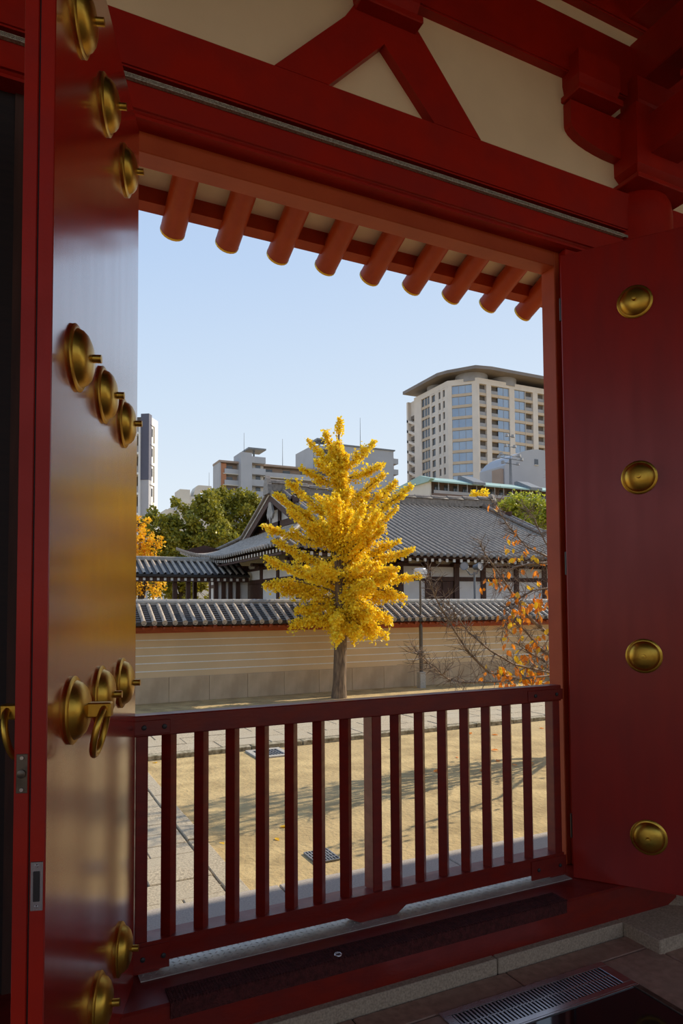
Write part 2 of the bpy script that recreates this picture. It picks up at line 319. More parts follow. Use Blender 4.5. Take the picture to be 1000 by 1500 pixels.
# ---- inverted V strut with its block
sp = thing('forked_strut', 'red inverted V strut on the cream plaster above the gateway', 'strut', (1.58, 2.75, 3.945), kind='structure')
ap = [(1.015, 3.945), (1.278, 3.945), (1.567, 4.244), (1.846, 3.945), (2.127, 3.945), (1.80, 4.30), (1.74, 4.40), (1.425, 4.40), (1.36, 4.30)]
MB().prism(ap[:3]+ap[6:], 'y', 2.705, 2.80).build('strut_leg', 'red', sp)
MB().prism([ap[2], ap[3], ap[4], ap[6]], 'y', 2.705, 2.80).build('strut_leg', 'red', sp)
def bearing_block(parent, x, y, z0, hx, hy, h):
    """capped square block: thin lip below, body, socket above"""
    m = MB(); m.bbox(x-hx-0.012, x+hx+0.012, y-hy-0.012, y+hy+0.012, z0, z0+0.035, 0.005)
    k = 0.016
    m.add([(x-hx+k,y-hy+k,z0+0.035),(x+hx-k,y-hy+k,z0+0.035),(x+hx-k,y+hy-k,z0+0.035),(x-hx+k,y+hy-k,z0+0.035),
           (x-hx,y-hy,z0+0.10),(x+hx,y-hy,z0+0.10),(x+hx,y+hy,z0+0.10),(x-hx,y+hy,z0+0.10),
           (x-hx,y-hy,z0+h),(x+hx,y-hy,z0+h),(x+hx,y+hy,z0+h),(x-hx,y+hy,z0+h)],
          [(0,1,5,4),(1,2,6,5),(2,3,7,6),(3,0,4,7),(4,5,9,8),(5,6,10,9),(6,7,11,10),(7,4,8,11),(8,9,10,11),(3,2,1,0)])
    return m.build('bearing_block', 'red', parent)
bearing_block(sp, 1.578, 2.79, 4.355, 0.155, 0.145, 0.19)

# ---- column and bracket set on the right, column on the left
def column(x, y, z1, label, nm='gate_column', r=0.21):
    c = thing(nm, label, 'column', (x, y, 0.0), kind='structure')
    MB().lathe([(r, 0.1), (r, z1-0.12), (r*0.97, z1-0.05), (r*0.86, z1)], (x, y, 0), n=32).build('shaft', 'red', c, smooth=40)
    MB().lathe([(0.46, ZF), (0.45, 0.05), (0.40, 0.085), (0.30, 0.105), (0.2, 0.11)], (x, y, 0), n=32).build('base_stone', 'granite', c, smooth=40)
    return c
XC = 3.34; YC = 2.81
column(XC, YC, 3.965, 'round red column rising behind the wide-open red door leaf')
column(-0.36, YC, 3.965, 'round red column behind the glossy door leaf with ring handle')
def bracket_set(x, label):
    b = thing('bracket_set', label, 'bracket', (x, YC, 3.96), kind='structure')
    h = 0.22
    m = MB(); rings = [(0.165, 3.96), (0.17, 3.985), (0.185, 4.02), (h, 4.05), (h, 4.40)]
    vs = []; fs = []
    for r, z in rings: vs += [(x-r, YC-r, z), (x+r, YC-r, z), (x+r, YC+r, z), (x-r, YC+r, z)]
    for i in range(len(rings)-1):
        for k in range(4): fs.append((i*4+k, i*4+(k+1) % 4, i*4+4+(k+1) % 4, i*4+4+k))
    fs += [(3, 2, 1, 0), (16, 17, 18, 19)]
    m.add(vs, fs); m.bbox(x-0.235, x+0.235, YC-0.235, YC+0.235, 3.958, 3.985, 0.004)
    m.build('base_block', 'red', b)
    def arm_poly(c0, half):   # curved-ended arm profile along one axis
        pts = [(c0-half, 4.36), (c0-half, 4.235)]
        for k in range(1, 9):
            t = k/8*PI/2; pts.append((c0-half+0.36*(1-math.cos(t)), 4.235-0.105*math.sin(t)))
        q = [(2*c0-p[0], p[1]) for p in reversed(pts)]
        return pts+q
    MB().prism(arm_poly(x, 0.60), 'y', YC-0.11, YC+0.11).build('bracket_arm', 'red', b)
    MB().prism(arm_poly(YC, 0.80), 'x', x-0.11, x+0.11).build('bracket_arm', 'red', b)
    for dx in (-0.45, 0, 0.45): bearing_block(b, x+dx, YC, 4.365, 0.155, 0.18, 0.235)
    for dy in (-0.64,): bearing_block(b, x, YC+dy, 4.365, 0.18, 0.155, 0.235)
    return b
bracket_set(XC, 'red stepped bracket set on the column behind the wide-open red door')
bracket_set(-0.36, 'red stepped bracket set above the glossy door leaf with ring handle')

# ---- cross beams and ceiling of the gate hall
cb = thing('trim_5', 'dark red cross beam running back from the bracket set', 'beam', (XC, 0, 4.6), kind='structure')
MB().bbox(XC-0.11, XC+0.11, -3.7, 2.72, 4.60, 4.86, 0.008).build('beam', 'red', cb)
MB().bbox(XC-0.13, XC+0.13, -3.7, 2.72, 5.0, 5.3, 0.008).build('beam', 'red', cb)
cb = thing('trim_6', 'dark red cross beam above the glossy door leaf', 'beam', (-0.36, 0, 4.6), kind='structure')
MB().bbox(-0.47, -0.25, -3.7, 2.72, 4.60, 4.86, 0.008).build('beam', 'red', cb)
ce = thing('ceiling', 'dark boarded ceiling of the gate hall', 'ceiling', (1.5, 0, 5.5), kind='structure')
MB().box(-6, 8, -4.0, 2.95, 5.55, 5.62).build('ceiling_boards', 'darkwood', ce)
for k in range(-4, 7):
    MB().bbox(k*1.2-0.06, k*1.2+0.06, -4.0, 2.75, 5.40, 5.55, 0.006).build('ceiling_joist', 'darkwood', ce)
# rear of the hall stays open between columns; tie beam raised for more daylight
for i, x in enumerate((-4.1, -0.36, 3.34, 7.0)):
    column(x, -3.6, 5.2, 'round red column at the open rear of the gate hall')['group'] = 'rear hall columns'
rb = thing('trim_7', 'red tie beams across the open rear of the gate hall', 'beam', (1.5, -3.6, 3.9), kind='structure')
MB().bbox(-6, 8, -3.72, -3.48, 5.2, 5.5, 0.01).build('beam', 'red', rb)

# ---- eaves outside: rafters, plaster boards, eave beam, tiles
YT, ZT = 4.5, 4.105        # rafter tips (axis)
SL = math.tan(math.radians(22))
ev = thing('gate_eaves', 'red round rafters and cream boards under the gate eaves', 'eaves', (1.5, 3.6, 4.4), kind='structure')
rl = 1.5
rm_ = MB().tube([(0, 0, 0), (0, -rl, rl*SL)], 0.082, n=20)
rme = rm_.mesh('rafter', 'redout', smooth=40)
rc = MB().lathe([(0.0835, -0.004), (0.0835, 0.012)], (0, 0, 0), (0, 1, -SL), n=20).mesh('rafter_rim', 'brass')
for k in range(-20, 36):
    x = 0.96 + 0.375*k
    r_ = inst('rafter', rme, ev, Vector((x, YT, ZT)) - Vector((1.5, 3.6, 4.4)))
    inst('rafter_rim', rc, r_, (0, 0, 0))
def zr(y): return ZT + (YT-y)*SL       # rafter axis height
fixn(MB().prism([(YT-0.16, zr(YT-0.16)-0.004), (YT-0.09, zr(YT-0.09)-0.004), (YT-0.06, 4.46), (YT-0.16, 4.46)], 'x', -8, 16).build('eave_beam', 'redout', ev))
fixn(MB().prism([(YT-0.16, zr(YT-0.16)+0.095), (YT-1.52, zr(YT-1.52)+0.095), (YT-1.52, zr(YT-1.52)+0.125), (YT-0.16, zr(YT-0.16)+0.125)], 'x', -8, 16).build('eave_board', 'plaster2', ev))
fixn(MB().prism([(YT+0.34, 4.50), (YT+0.34, 4.58), (-0.35, 7.6), (-4.7, 5.75), (-4.7, 5.65), (-0.35, 7.3), (YT-0.2, 4.47)], 'x', -8, 30).build('roof_tiles', 'tiledark', ev))  # rear eave raised above the front one to let daylight into the hall

# ================================================================== DOOR LEAVES
def boss_mesh():
    prof = [(0.0, 0.0), (0.083, 0.0), (0.084, 0.006), (0.079, 0.010), (0.073, 0.011), (0.071, 0.014), (0.067, 0.023), (0.057, 0.032), (0.040, 0.039), (0.020, 0.042), (0.0115, 0.043)]
    nub = [(0.0115, 0.041), (0.0105, 0.044), (0.0105, 0.063), (0.0, 0.064)]
    return MB().lathe(prof, axis=(0, 1, 0), n=36).mesh('boss', 'brass', smooth=45), MB().lathe(nub, axis=(0, 1, 0), n=16).mesh('boss_pin', 'brass', smooth=45)
BOSS, PIN = boss_mesh()
ROWS = (0.455, 1.33, 2.212, 3.10); COLS = (0.275, 0.588, 0.89)
def door(name, label, hinge, ang, sgn, z0, z1, ring):
    """local x: from hinge to the free edge, local y: towards the boss face (0 = boss face)"""
    d = thing(name, label, 'door', (hinge.x, hinge.y, z0), ang, kind='structure')
    T, L = 0.068, 1.09; s = sgn
    def lb(x0, x1, y0, y1, za, zb, b=0.004): return MB().bbox(x0, x1, min(s*y0, s*y1), max(s*y0, s*y1), za, zb, b)
    H = z1-z0
    lb(0, L, 0, -0.033, 0, H, 0.003).build('leaf_panel', 'reddoor' if ring else 'reddoor2', d, world=False)
    lb(0.0, L-0.004, -0.033, -0.036, 0, H, 0.0005).build('leaf_core', 'darkwood', d, world=False)
    lb(0, L, -0.036, -T, 0, H, 0.003).build('leaf_back', 'reddoor', d, world=False)
    for ya, yb in ((-0.0015, -0.0315), (-0.0375, -T+0.0015)):
        lb(L-0.0005, L+0.0012, ya, yb, 0.002, H-0.002, 0.0004).build('lit_edge_strip', 'red', d, world=False)  # added strip, its red gives the door edge a lit tone
    for r, z in enumerate(ROWS):
        for c, u in enumerate(COLS if ring else (0.357, 0.675, 0.985)):
            rot = 0 if s > 0 else PI
            bo = inst('boss', BOSS, d, (u, 0, z-z0), (0, 0, rot))
            if not (ring and r == 1 and c == 2): inst('boss_pin', PIN, bo)
    if ring:
        u, z = COLS[2], ROWS[1]-z0
        for side in (1, -1):
            y0 = 0.038 if side > 0 else -T-0.038
            y1 = y0+side*0.058
            if side < 0:
                inst('boss', BOSS, d, (u, s*(-T), z), (0, 0, 0 if s < 0 else PI))
            st_ = MB().bbox(u-0.016, u+0.016, min(s*y0, s*y1), max(s*y0, s*y1), z-0.018, z+0.018, 0.003).build('ring_staple', 'brass', d, world=False)
            R_ = 0.058; cy = s*(y0+side*0.042); pts = []
            for k in range(33):
                t = 2*PI*k/32; pts.append((u+math.sin(t)*R_*0.92+0.0, cy+0.012*side*s*(math.cos(t)-1), z-0.052+math.cos(t)*R_))
            MB().tube(pts, 0.0085, n=12, cap=False).build('ring_handle', 'brass', st_, world=False, smooth=60)
        # strike plate and latch on the free edge
        zc = onP(48, 1298, hinge_edge, edge_n).z - z0
        lk = lb(L-0.001, L+0.003, -0.004, -0.030, zc-0.052, zc+0.052, 0.001).build('strike_plate', 'steel', d, world=False)
        lb(L+0.002, L+0.0045, -0.010, -0.024, zc-0.032, zc+0.032, 0.001).build('strike_slot', 'iron', lk, world=False)
        for dz in (-0.043, 0.043): MB().lathe([(0.004, 0), (0.003, 0.002)], (L+0.003, s*-0.017, zc+dz), (1, 0, 0), n=10).build('screw', 'steel', lk, world=False)
        zc = onP(32, 1133, hinge_edge, edge_n).z - z0
        lk = lb(L-0.001, L+0.003, -0.039, -0.062, zc-0.042, zc+0.042, 0.001).build('latch_plate', 'bronze', d, world=False)
        MB().lathe([(0.009, 0), (0.009, 0.006), (0.004, 0.008)], (L+0.003, s*-0.05, zc), (1, 0, 0), n=14).build('latch_knob', 'bronze', lk, world=False, smooth=40)
        for dz in (-0.034, 0.034): MB().lathe([(0.005, 0), (0.004, 0.003)], (L+0.003, s*-0.05, zc+dz), (1, 0, 0), n=10).build('screw', 'steel', lk, world=False)
    for zz in (0.25, 1.6, 2.95):
        MB().tube([(0.0, s*-T*0.5, zz-0.06), (0.0, s*-T*0.5, zz+0.06)], 0.014, n=12).build('hinge', 'iron', d, world=False, smooth=40)
    return d
hL = onY(199, 900, 2.66); hL.z = 0
aL = math.radians(-109); dL = Vector((math.cos(aL), math.sin(aL), 0))
hinge_edge = hL + dL*1.09; edge_n = dL
# boss face looks to +X: local +y = rotate(x axis) by +90deg
door('door_1', 'glossy red door leaf with gilt bosses and ring handle, edge on', hL, aL, 1, 0.20, 3.435, True)
hR = onY(831, 900, 2.66); hR.z = 0
aR = math.radians(-(180-126))
door('door_2', 'red door leaf swung wide open showing a column of gilt bosses', hR, aR, -1, 0.20, 3.428, False)

# ================================================================== RAILING AND SILL THINGS
ra = thing('wooden_railing', 'dark red wooden railing with diamond-set bars across the gateway', 'railing', (1.51, 2.74, 0.204))
ZB = 0.2045
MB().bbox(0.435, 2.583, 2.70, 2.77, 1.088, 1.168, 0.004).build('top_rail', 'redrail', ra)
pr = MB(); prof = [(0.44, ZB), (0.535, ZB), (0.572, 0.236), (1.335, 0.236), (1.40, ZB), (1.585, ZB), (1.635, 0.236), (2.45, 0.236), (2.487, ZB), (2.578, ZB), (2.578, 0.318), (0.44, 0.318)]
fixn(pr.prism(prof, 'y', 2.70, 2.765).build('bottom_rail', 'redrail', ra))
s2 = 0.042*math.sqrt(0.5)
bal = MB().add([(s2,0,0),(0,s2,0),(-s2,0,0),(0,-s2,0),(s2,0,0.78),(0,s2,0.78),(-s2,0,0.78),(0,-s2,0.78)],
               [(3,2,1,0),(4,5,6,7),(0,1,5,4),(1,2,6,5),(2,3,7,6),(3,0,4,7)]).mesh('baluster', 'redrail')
for k in range(15):
    if k == 7: continue
    inst('baluster', bal, ra, (0.5788+0.1287*k-1.51, 2.737-2.74, 0.313-0.204))
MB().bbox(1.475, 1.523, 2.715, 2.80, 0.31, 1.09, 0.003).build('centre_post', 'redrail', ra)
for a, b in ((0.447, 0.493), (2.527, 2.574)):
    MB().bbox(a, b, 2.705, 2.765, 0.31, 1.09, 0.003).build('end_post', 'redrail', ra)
for a, b, sgn in ((0.428, 0.575, 1), (2.36, 2.588, -1)):
    for z0, z1 in ((1.096, 1.150), (0.212, 0.305)):
        e = MB().bbox(a, b, 2.694, 2.702, z0, z1, 0.002).build('joint_plate', 'redrail', ra)
        for x in ((0.475, 0.552) if sgn > 0 else (2.405, 2.545)):
            MB().lathe([(0.010, 0), (0.009, 0.004), (0.004, 0.006)], (x, 2.694, (z0+z1)/2), (0, -1, 0), n=12).build('bolt', 'iron', e, smooth=40)

# rubber mat over the sill edge
mt = thing('sill_mat', 'dark brown ribbed rubber mat folded over the front edge of the sill', 'mat', (1.45, 2.5, 0.2))
fixn(MB().prism([(2.560, 0.2008), (2.560, 0.206), (2.467, 0.207), (2.460, 0.2035), (2.459, 0.150), (2.4655, 0.150), (2.4665, 0.2008)], 'x', 0.53, 2.36).build('mat_sheet', 'mat', mt))
rib = MB()
for k in range(150):
    x = 0.536+k*0.01222
    rib.box(x, x+0.004, 2.475, 2.556, 0.2055, 0.2085)
    rib.box(x, x+0.006, 2.4578, 2.4672, 0.2035, 0.2088)
rib.build('mat_ribs', 'mat', mt, kind='stuff')
MB().tube([(1.19+0.013*math.cos(t*PI/8), 2.487+0.013*math.sin(t*PI/8), 0.210) for t in range(17)], 0.0042, n=8, cap=False).build('eyelet', 'steel', mt, smooth=60)

# floor vent with glazed pit
vt = thing('floor_vent', 'brushed steel slatted floor vent set along a dark glass panel', 'floor vent', (1.96, 2.19, ZF))
za, zb = ZF+0.0005, ZF+0.008
for x0, x1, y0, y1 in ((1.53, 2.395, 2.262, 2.295), (1.53, 2.395, 2.100, 2.128), (1.53, 1.568, 2.128, 2.262), (2.345, 2.395, 2.128, 2.262)):
    MB().bbox(x0, x1, y0, y1, za, zb, 0.0015).build('vent_frame', 'steel', vt)
MB().box(1.568, 2.345, 2.128, 2.262, ZF+0.0003, ZF+0.0012).build('vent_shade_sheet', 'iron', vt)  # flat dark sheet stands in for shaded depth under the slats
slat = MB().bbox(-0.0045, 0.0045, -0.066, 0.066, 0.0014, 0.0068, 0.001).mesh('vent_slat', 'steel')
for k in range(43): inst('vent_slat', slat, vt, (1.577+k*0.0179-1.96, 2.195-2.19, 0))
MB().bbox(1.568, 2.345, 2.193, 2.198, ZF+0.0015, ZF+0.0072, 0.0005).build('vent_bar', 'steel', vt)
gp = thing('glass_floor_panel', 'dark glass floor panel in a steel frame below the slatted vent', 'floor panel', (1.96, 1.6, ZF))
MB().bbox(1.40, 2.365, 1.05, 2.09, ZF+0.0005, ZF+0.004, 0.001).build('glass', 'dglass', gp)
for x0, x1, y0, y1 in ((1.36, 2.395, 2.0905, 2.0995), (2.366, 2.395, 1.05, 2.0904), (1.36, 1.399, 1.05, 2.0904), (1.36, 2.395, 1.02, 1.0499)):
    MB().bbox(x0, x1, y0, y1, za, zb, 0.001).build('panel_frame', 'steel' if y0 > 2.05 else 'bronze', gp)
MB().bbox(1.62, 1.645, 1.75, 2.088, ZF+0.0042, ZF+0.006, 0.001).build('glazing_bar', 'steel', gp)

# ================================================================== OUTSIDE GROUND
ZG = -1.0; ZP = -0.15
gd = MB().box(-300, 500, -250, 500, ZG-0.5, ZG).build('plaza_ground', 'sand'); struct(gd, 'packed yellow sand of the temple court', 'ground')
pf = thing('stone_platform', 'grey granite platform slabs in shade outside the railing', 'platform', (1.5, 3.5, ZP), kind='structure')
MB().box(-8, 16, 2.47, 4.07, ZG, ZP-0.012).build('platform_core', 'kerb', pf)
MB().box(-8, 16, -4.7, 2.47, ZG, ZF-0.2).build('platform_core', 'apron', pf)
es = MB().bbox(0, 1.19, 0, 0.296, -0.16, 0, 0.005).mesh('edge_stone', 'apron')
ap_ = MB().bbox(0, 0.590, 0, 0.590, -0.06, 0, 0.004).mesh('apron_slab', 'apron')
for k in range(-6, 14): inst('edge_stone', es, pf, (0.35+k*1.2-1.5, 3.79-3.5, 0))
for k in range(-9, 24):
    for j in range(2): inst('apron_slab', ap_, pf, (0.1+k*0.6+0.3*j-1.5, 3.188-0.6*j-3.5, 0))

# paved path leading out from the gate
r2 = random.Random(3)
pa = thing('entrance_path', 'worn granite paved path leading from the gate to the cross path', 'path', (0.3, 8, ZG), kind='structure')
def slab(parent, x0, x1, y0, y1, zt, m='paving', nm='paving_stone', g=0.006):
    dz = r2.uniform(-0.008, 0.006)
    MB().bbox(x0+g, x1-g, y0+g, y1-g, ZG-0.02, zt+dz, 0.008).build(nm, m, parent)
MB().box(-2.4, 1.98, 4.10, 11.86, ZG-0.02, ZG+0.022).build('path_bed', 'kerb', pa)
y = 4.12
while y < 11.8:
    y2 = min(y+r2.uniform(0.9, 1.5), 11.84); slab(pa, 1.80, 2.0, y, y2, ZG+0.05); y = y2
y = 4.12
while y < 11.8:
    y2 = min(y+r2.uniform(0.30, 0.44), 11.84)
    x = -2.4 + r2.uniform(-0.3, 0.3)
    while x < 1.78:
        x2 = min(x+r2.uniform(0.40, 0.75), 1.79)
        if 1.79-x2 < 0.25: x2 = 1.79
        slab(pa, x, x2, y, y2, ZG+0.045, g=0.004); x = x2
    y = y2
cp_ = thing('cross_path', 'raised pale stone path crossing the court parallel to the long wall', 'path', (8, 13.4, ZG), kind='structure')
MB().box(-6, 24, 12.02, 14.98, ZG-0.02, ZG+0.06).build('path_bed', 'kerb', cp_)
x = -6
while x < 24: slab(cp_, x, x+1.0, 11.9, 12.08, ZG+0.085, 'kerb', 'kerb_stone', 0.008); x += 1.0
for j in range(5):
    y0 = 12.1+0.58*j; x = -6+0.45*(j % 2)
    while x < 24: slab(cp_, x, x+0.95, y0, y0+0.58, ZG+0.085, g=0.008); x += 0.95

# drains
def drain(label, cx_, cy_, wx, wy, frame, n):
    d = thing('drain_grate', label, 'drain', (cx_, cy_, ZG))
    if frame:
        for x0, x1, y0, y1 in ((-wx-frame, wx+frame, wy, wy+frame), (-wx-frame, wx+frame, -wy-frame, -wy), (-wx-frame, -wx, -wy, wy), (wx, wx+frame, -wy, wy)):
            MB().bbox(cx_+x0, cx_+x1, cy_+y0, cy_+y1, ZG-0.02, ZG+0.03, 0.006).build('drain_frame', 'concrete', d)
    MB().box(cx_-wx, cx_+wx, cy_-wy, cy_+wy, ZG-0.02, ZG+0.004).build('drain_shade_sheet', 'iron', d)  # thin near-black sheet as the shade below the grate, no hollow
    b = MB().box(-0.007, 0.007, -wy, wy, 0.005, 0.022).mesh('grate_bar', 'metalgrey'); c = MB().box(-wx, wx, -0.007, 0.007, 0.005, 0.021).mesh('grate_bar', 'metalgrey')
    for k in range(n+1): inst('grate_bar', b, d, (-wx+2*wx*k/n, 0, 0))
    for k in range(n//2+1): inst('grate_bar', c, d, (0, -wy+2*wy*k/(n//2), 0))
drain('square drain with concrete rim in the sand beside the cross path', 4.17, 11.50, 0.22, 0.24, 0.10, 8)
drain('small open iron drain grate in the sand near the platform', 2.95, 6.54, 0.13, 0.16, 0.0, 8)

# ================================================================== LONG PLASTERED WALL
YW = 19.0
bw = thing('boundary_wall', 'long cream earthen wall with white lines and a tiled roof', 'wall', (10, YW, ZG))
X0W, X1W = -5.0, 34.0
def zw(py, Y=YW, px=195): return onY(px, py, Y).z
zb_, zbt, zbm, zbb = zw(994.5), zw(921), zw(927.8), 0
MB().box(X0W, X1W, YW+0.05, YW+0.85, ZG, zw(905)).build('wall_body', 'wallbody', bw)
fixn(MB().prism([(YW, zb_), (YW+0.05, zbm+0.02), (YW+0.12, zbm+0.02), (YW+0.12, zb_)], 'x', X0W, X1W).build('plaster_face', 'wallbody', bw))
for py in (938.7, 949.7, 961.7, 973.2, 984.9):
    z = zw(py); t = (z-zb_)/(zbm-zb_); yy = YW+0.05*t
    MB().box(X0W, X1W, yy-0.006, yy+0.02, z-0.012, z+0.012).build('white_line', 'wallline', bw)
x = X0W
bp_ = MB().bbox(0, 1.118, 0, 0.12, 0, zb_-ZG, 0.006).mesh('base_panel', 'wallbase')
while x < X1W: inst('base_panel', bp_, bw, (x-10, -0.04, 0)); x += 1.125
MB().bbox(X0W, X1W, YW-0.12, YW+0.1, zbm-0.005, zbt+0.03, 0.006).build('eave_beam', 'wallbeam', bw)
ZE, ZR0 = 1.175, 1.66; YE, YR = 18.28, 19.25
def roofslab(m0, a, b, name, mt_, y0, y1, z0, z1, th):
    return fixn(m0.prism([(y0, z0), (y1, z1), (2*YR+0.4-y1, z1), (2*YR+0.4-y0, z0), (2*YR+0.4-y0, z0-th), (y1, z1-th-0.05), (y0, z0-th)], 'x', a, b).build(name, mt_, bw))
roofslab(MB(), X0W, X1W, 'roof_pan', 'tiledark', YE, YR, ZE, ZR0, 0.06)
brk = MB().bbox(-0.05, 0.05, -0.5, 0.1, -0.07, 0.05, 0.004).mesh('eave_bracket', 'eavewood')
x = -4.6
while x < 33: inst('eave_bracket', brk, bw, (x-10, 18.85-YW, zbt+0.10-ZG)); x += 1.62
ft = MB().box(-0.03, 0.03, -0.42, 0.3, -0.03, 0.03).mesh('rafter', 'eavewood')
x = -4.9
while x < 33.9: inst('rafter', ft, bw, (x-10, 18.75-YW, zbt+0.13-ZG), (math.atan2(ZR0-ZE, YR-YE)*0.6, 0, 0)); x += 0.27
# round cover tiles, each row a piece, with an end disc
slope = Vector((0, YR-YE, ZR0-ZE)); up = Vector((0, -slope.z, slope.y)).normalized()
def cover_row(r=0.062, n=8):
    m = MB(); vs = []; fs = []
    stations = [0, 0.03]
    rr = [r*1.12, r*1.12]
    for i in range(4):
        stations += [0.031+i*0.24, 0.031+i*0.24+0.235]; rr += [r, r*0.94]
    for i, (t, r_) in enumerate(zip(stations, rr)):
        p = slope*(t/1.0)
        for k in range(n+1):
            a = PI*k/n; vs.append(p + Vector((math.cos(a)*r_, 0, 0)) + up*(math.sin(a)*r_))
    for i in range(len(stations)-1):
        for k in range(n): fs.append((i*(n+1)+k, i*(n+1)+k+1, (i+1)*(n+1)+k+1, (i+1)*(n+1)+k))
    m.add(vs, fs)
    m.lathe([(r*1.12, -0.03), (r*1.12, 0.012), (r*0.8, 0.012), (r*0.75, 0.004)], (0, 0, 0.004), (0, -1, -0.12), n=16)
    return m.mesh('cover_tile', 'tilelight', smooth=50)
CT = cover_row()
pant = MB()
for i in range(9):
    t = i/9; p = slope*t; q = slope*(t+0.115)
    pant.add([(-0.075, p.y, p.z+0.030), (0.075, p.y, p.z+0.030), (0.075, q.y, q.z+0.008), (-0.075, q.y, q.z+0.008), (-0.075, p.y, p.z-0.01), (0.075, p.y, p.z-0.01)], [(0, 1, 2, 3), (4, 5, 1, 0)])
PT = pant.mesh('pan_tile', 'tiledark')
x = X0W+0.1
while x < X1W:
    inst('cover_tile', CT, bw, (x-10, YE-YW, ZE+0.01-ZG)); inst('pan_tile', PT, bw, (x-10+0.135, YE-YW, ZE+0.012-ZG)); x += 0.27
# ridge courses with rounded caps
for k, (dy, z0, z1) in enumerate(((0.20, ZR0-0.06, ZR0+0.035), (0.17, ZR0+0.035, ZR0+0.065), (0.185, ZR0+0.065, ZR0+0.085))):
    MB().bbox(X0W, X1W, YR+0.2-dy-0.0, YR+0.2+dy, z0, z1, 0.006).build('ridge_course', 'ridge', bw)
cap = MB()
for i in (0, 1):
    pass
rcap = MB().tube([(0.0, 0, 0), (0.64, 0, 0)], 0.085, n=14).mesh('ridge_cap', 'ridge', smooth=50)
rband = MB().tube([(-0.02, 0, 0), (0.02, 0, 0)], 0.092, n=14).mesh('ridge_band', 'ridge', smooth=50)
x = X0W
while x < X1W:
    c_ = inst('ridge_cap', rcap, bw, (x-10, YR+0.2-YW, ZR0+0.085-ZG)); inst('ridge_band', rband, c_, (0, 0, 0)); x += 0.645

# ================================================================== TEMPLE HALL BEHIND THE WALL
HXL, HXR, HYF, HYB = 8.35, 26.3, 22.0, 38.0
HYR = 30.0; HZE = onY(600, 812.5, HYF).z; HZR = onY(500, 716, HYR).z-0.45; HH = HZR-HZE
GXL, GXR = 11.0, 23.8; HS = 3.8           # verge positions, depth of the hipped skirt
hall = thing('temple_hall', 'low temple hall with grey tiled hip-and-gable roof and white walls', 'building', (17, 30, ZG))
def prof(s): return HZE + HH*(0.92*s + 0.08*s*s)
def lift(d): return 0.22*max(0.0, 1-d/5.5)**2
def lift_s(y): return 0.22 + 1.10*max(0.0, (y-28.5)/9.5)**1.5
def zfront(x, y):
    s = (y-HYF)/(HYR-HYF); d = min(abs(x-HXL), abs(HXR-x))
    return prof(s) + lift(d)*(1-s)**3
ZGB = prof(HS/(HYR-HYF))                  # gable base height
def zside(dx, y):                         # dx from eave inwards
    t = dx/(GXL-HXL); d = min(abs(y-HYF), abs(HYB-y))
    return HZE + (ZGB-HZE)*(0.86*t+0.14*t*t) + lift_s(y)*(1-t)**2
def halftube(m, pts, upv, side, r, n=4):
    vs = []; fs = []
    for p in pts:
        for k in range(n+1):
            a = PI*k/n; vs.append(p + side*(math.cos(a)*r) + upv*(math.sin(a)*r))
    for i in range(len(pts)-1):
        for k in range(n): fs.append((i*(n+1)+k, i*(n+1)+k+1, (i+1)*(n+1)+k+1, (i+1)*(n+1)+k))
    m.add(vs, fs)
def ystart(x):
    if x < GXL: return HYF + HS*0  , HYF + HS*(x-HXL)/(GXL-HXL)
    if x > GXR: return HYF, HYF + HS*(HXR-x)/(HXR-GXR)
    return HYF, HYR
base = MB(); rows = MB(); discs = MB(); N = 10
x = HXL+0.12; xs = []
while x < HXR: xs.append(x); x += 0.30
for x in xs:
    y0, y1 = ystart(x)
    if y1-y0 < 0.3: continue
    n_ = max(2, int(N*(y1-y0)/(HYR-HYF)))
    for yy in (1, -1):
        P_ = [Vector((x, (y0+(y1-y0)*i/n_), 0)) for i in range(n_+1)]
        P_ = [Vector((p.x, p.y if yy > 0 else 2*HYR-p.y, zfront(p.x, p.y))) for p in P_]
        halftube(rows, [p+Vector((0, 0, 0.004)) for p in P_], Vector((0, -0.4*yy, 0.92)), Vector((1, 0, 0)), 0.056, 4)
        for i in range(n_):
            a, b = P_[i], P_[i+1]; h = Vector((0.15, 0, 0))
            base.add([a-h, a+h, b+h, b-h], [(0, 1, 2, 3)])
        discs.lathe([(0.09, -0.02), (0.09, 0.02)], P_[0]+Vector((0, 0, 0.03)), (0, -yy, 0), n=8)
y = HYF+0.15; 
while y < HYB:
    e_ = min(y-HYF, HYB-y); dmax = (GXL-HXL)*min(1.0, e_/HS)
    for sx_, X_ in ((1, HXL), (-1, HXR)):
        n_ = 6; P_ = [Vector((X_+sx_*dmax*i/n_, y, zside(dmax*i/n_, y))) for i in range(n_+1)]
        if dmax > 0.2: halftube(rows, [p+Vector((0, 0, 0.004)) for p in P_], Vector((-0.5*sx_, 0, 0.86)), Vector((0, 1, 0)), 0.056, 4)
        for i in range(n_):
            a, b = P_[i], P_[i+1]; h = Vector((0, 0.15, 0)); base.add([a-h, a+h, b+h, b-h], [(0, 1, 2, 3)])
        discs.lathe([(0.09, -0.02), (0.09, 0.02)], P_[0]+Vector((0, 0, 0.03)), (-sx_, 0, 0), n=8)
    y += 0.30
rf = base.build('roof_pan_tiles', 'tiledark', hall, kind='stuff')
rows.build('roof_cover_tiles', 'tilelight', rf, smooth=60, kind='stuff'); discs.build('eave_end_tiles', 'tile', rf, kind='stuff')
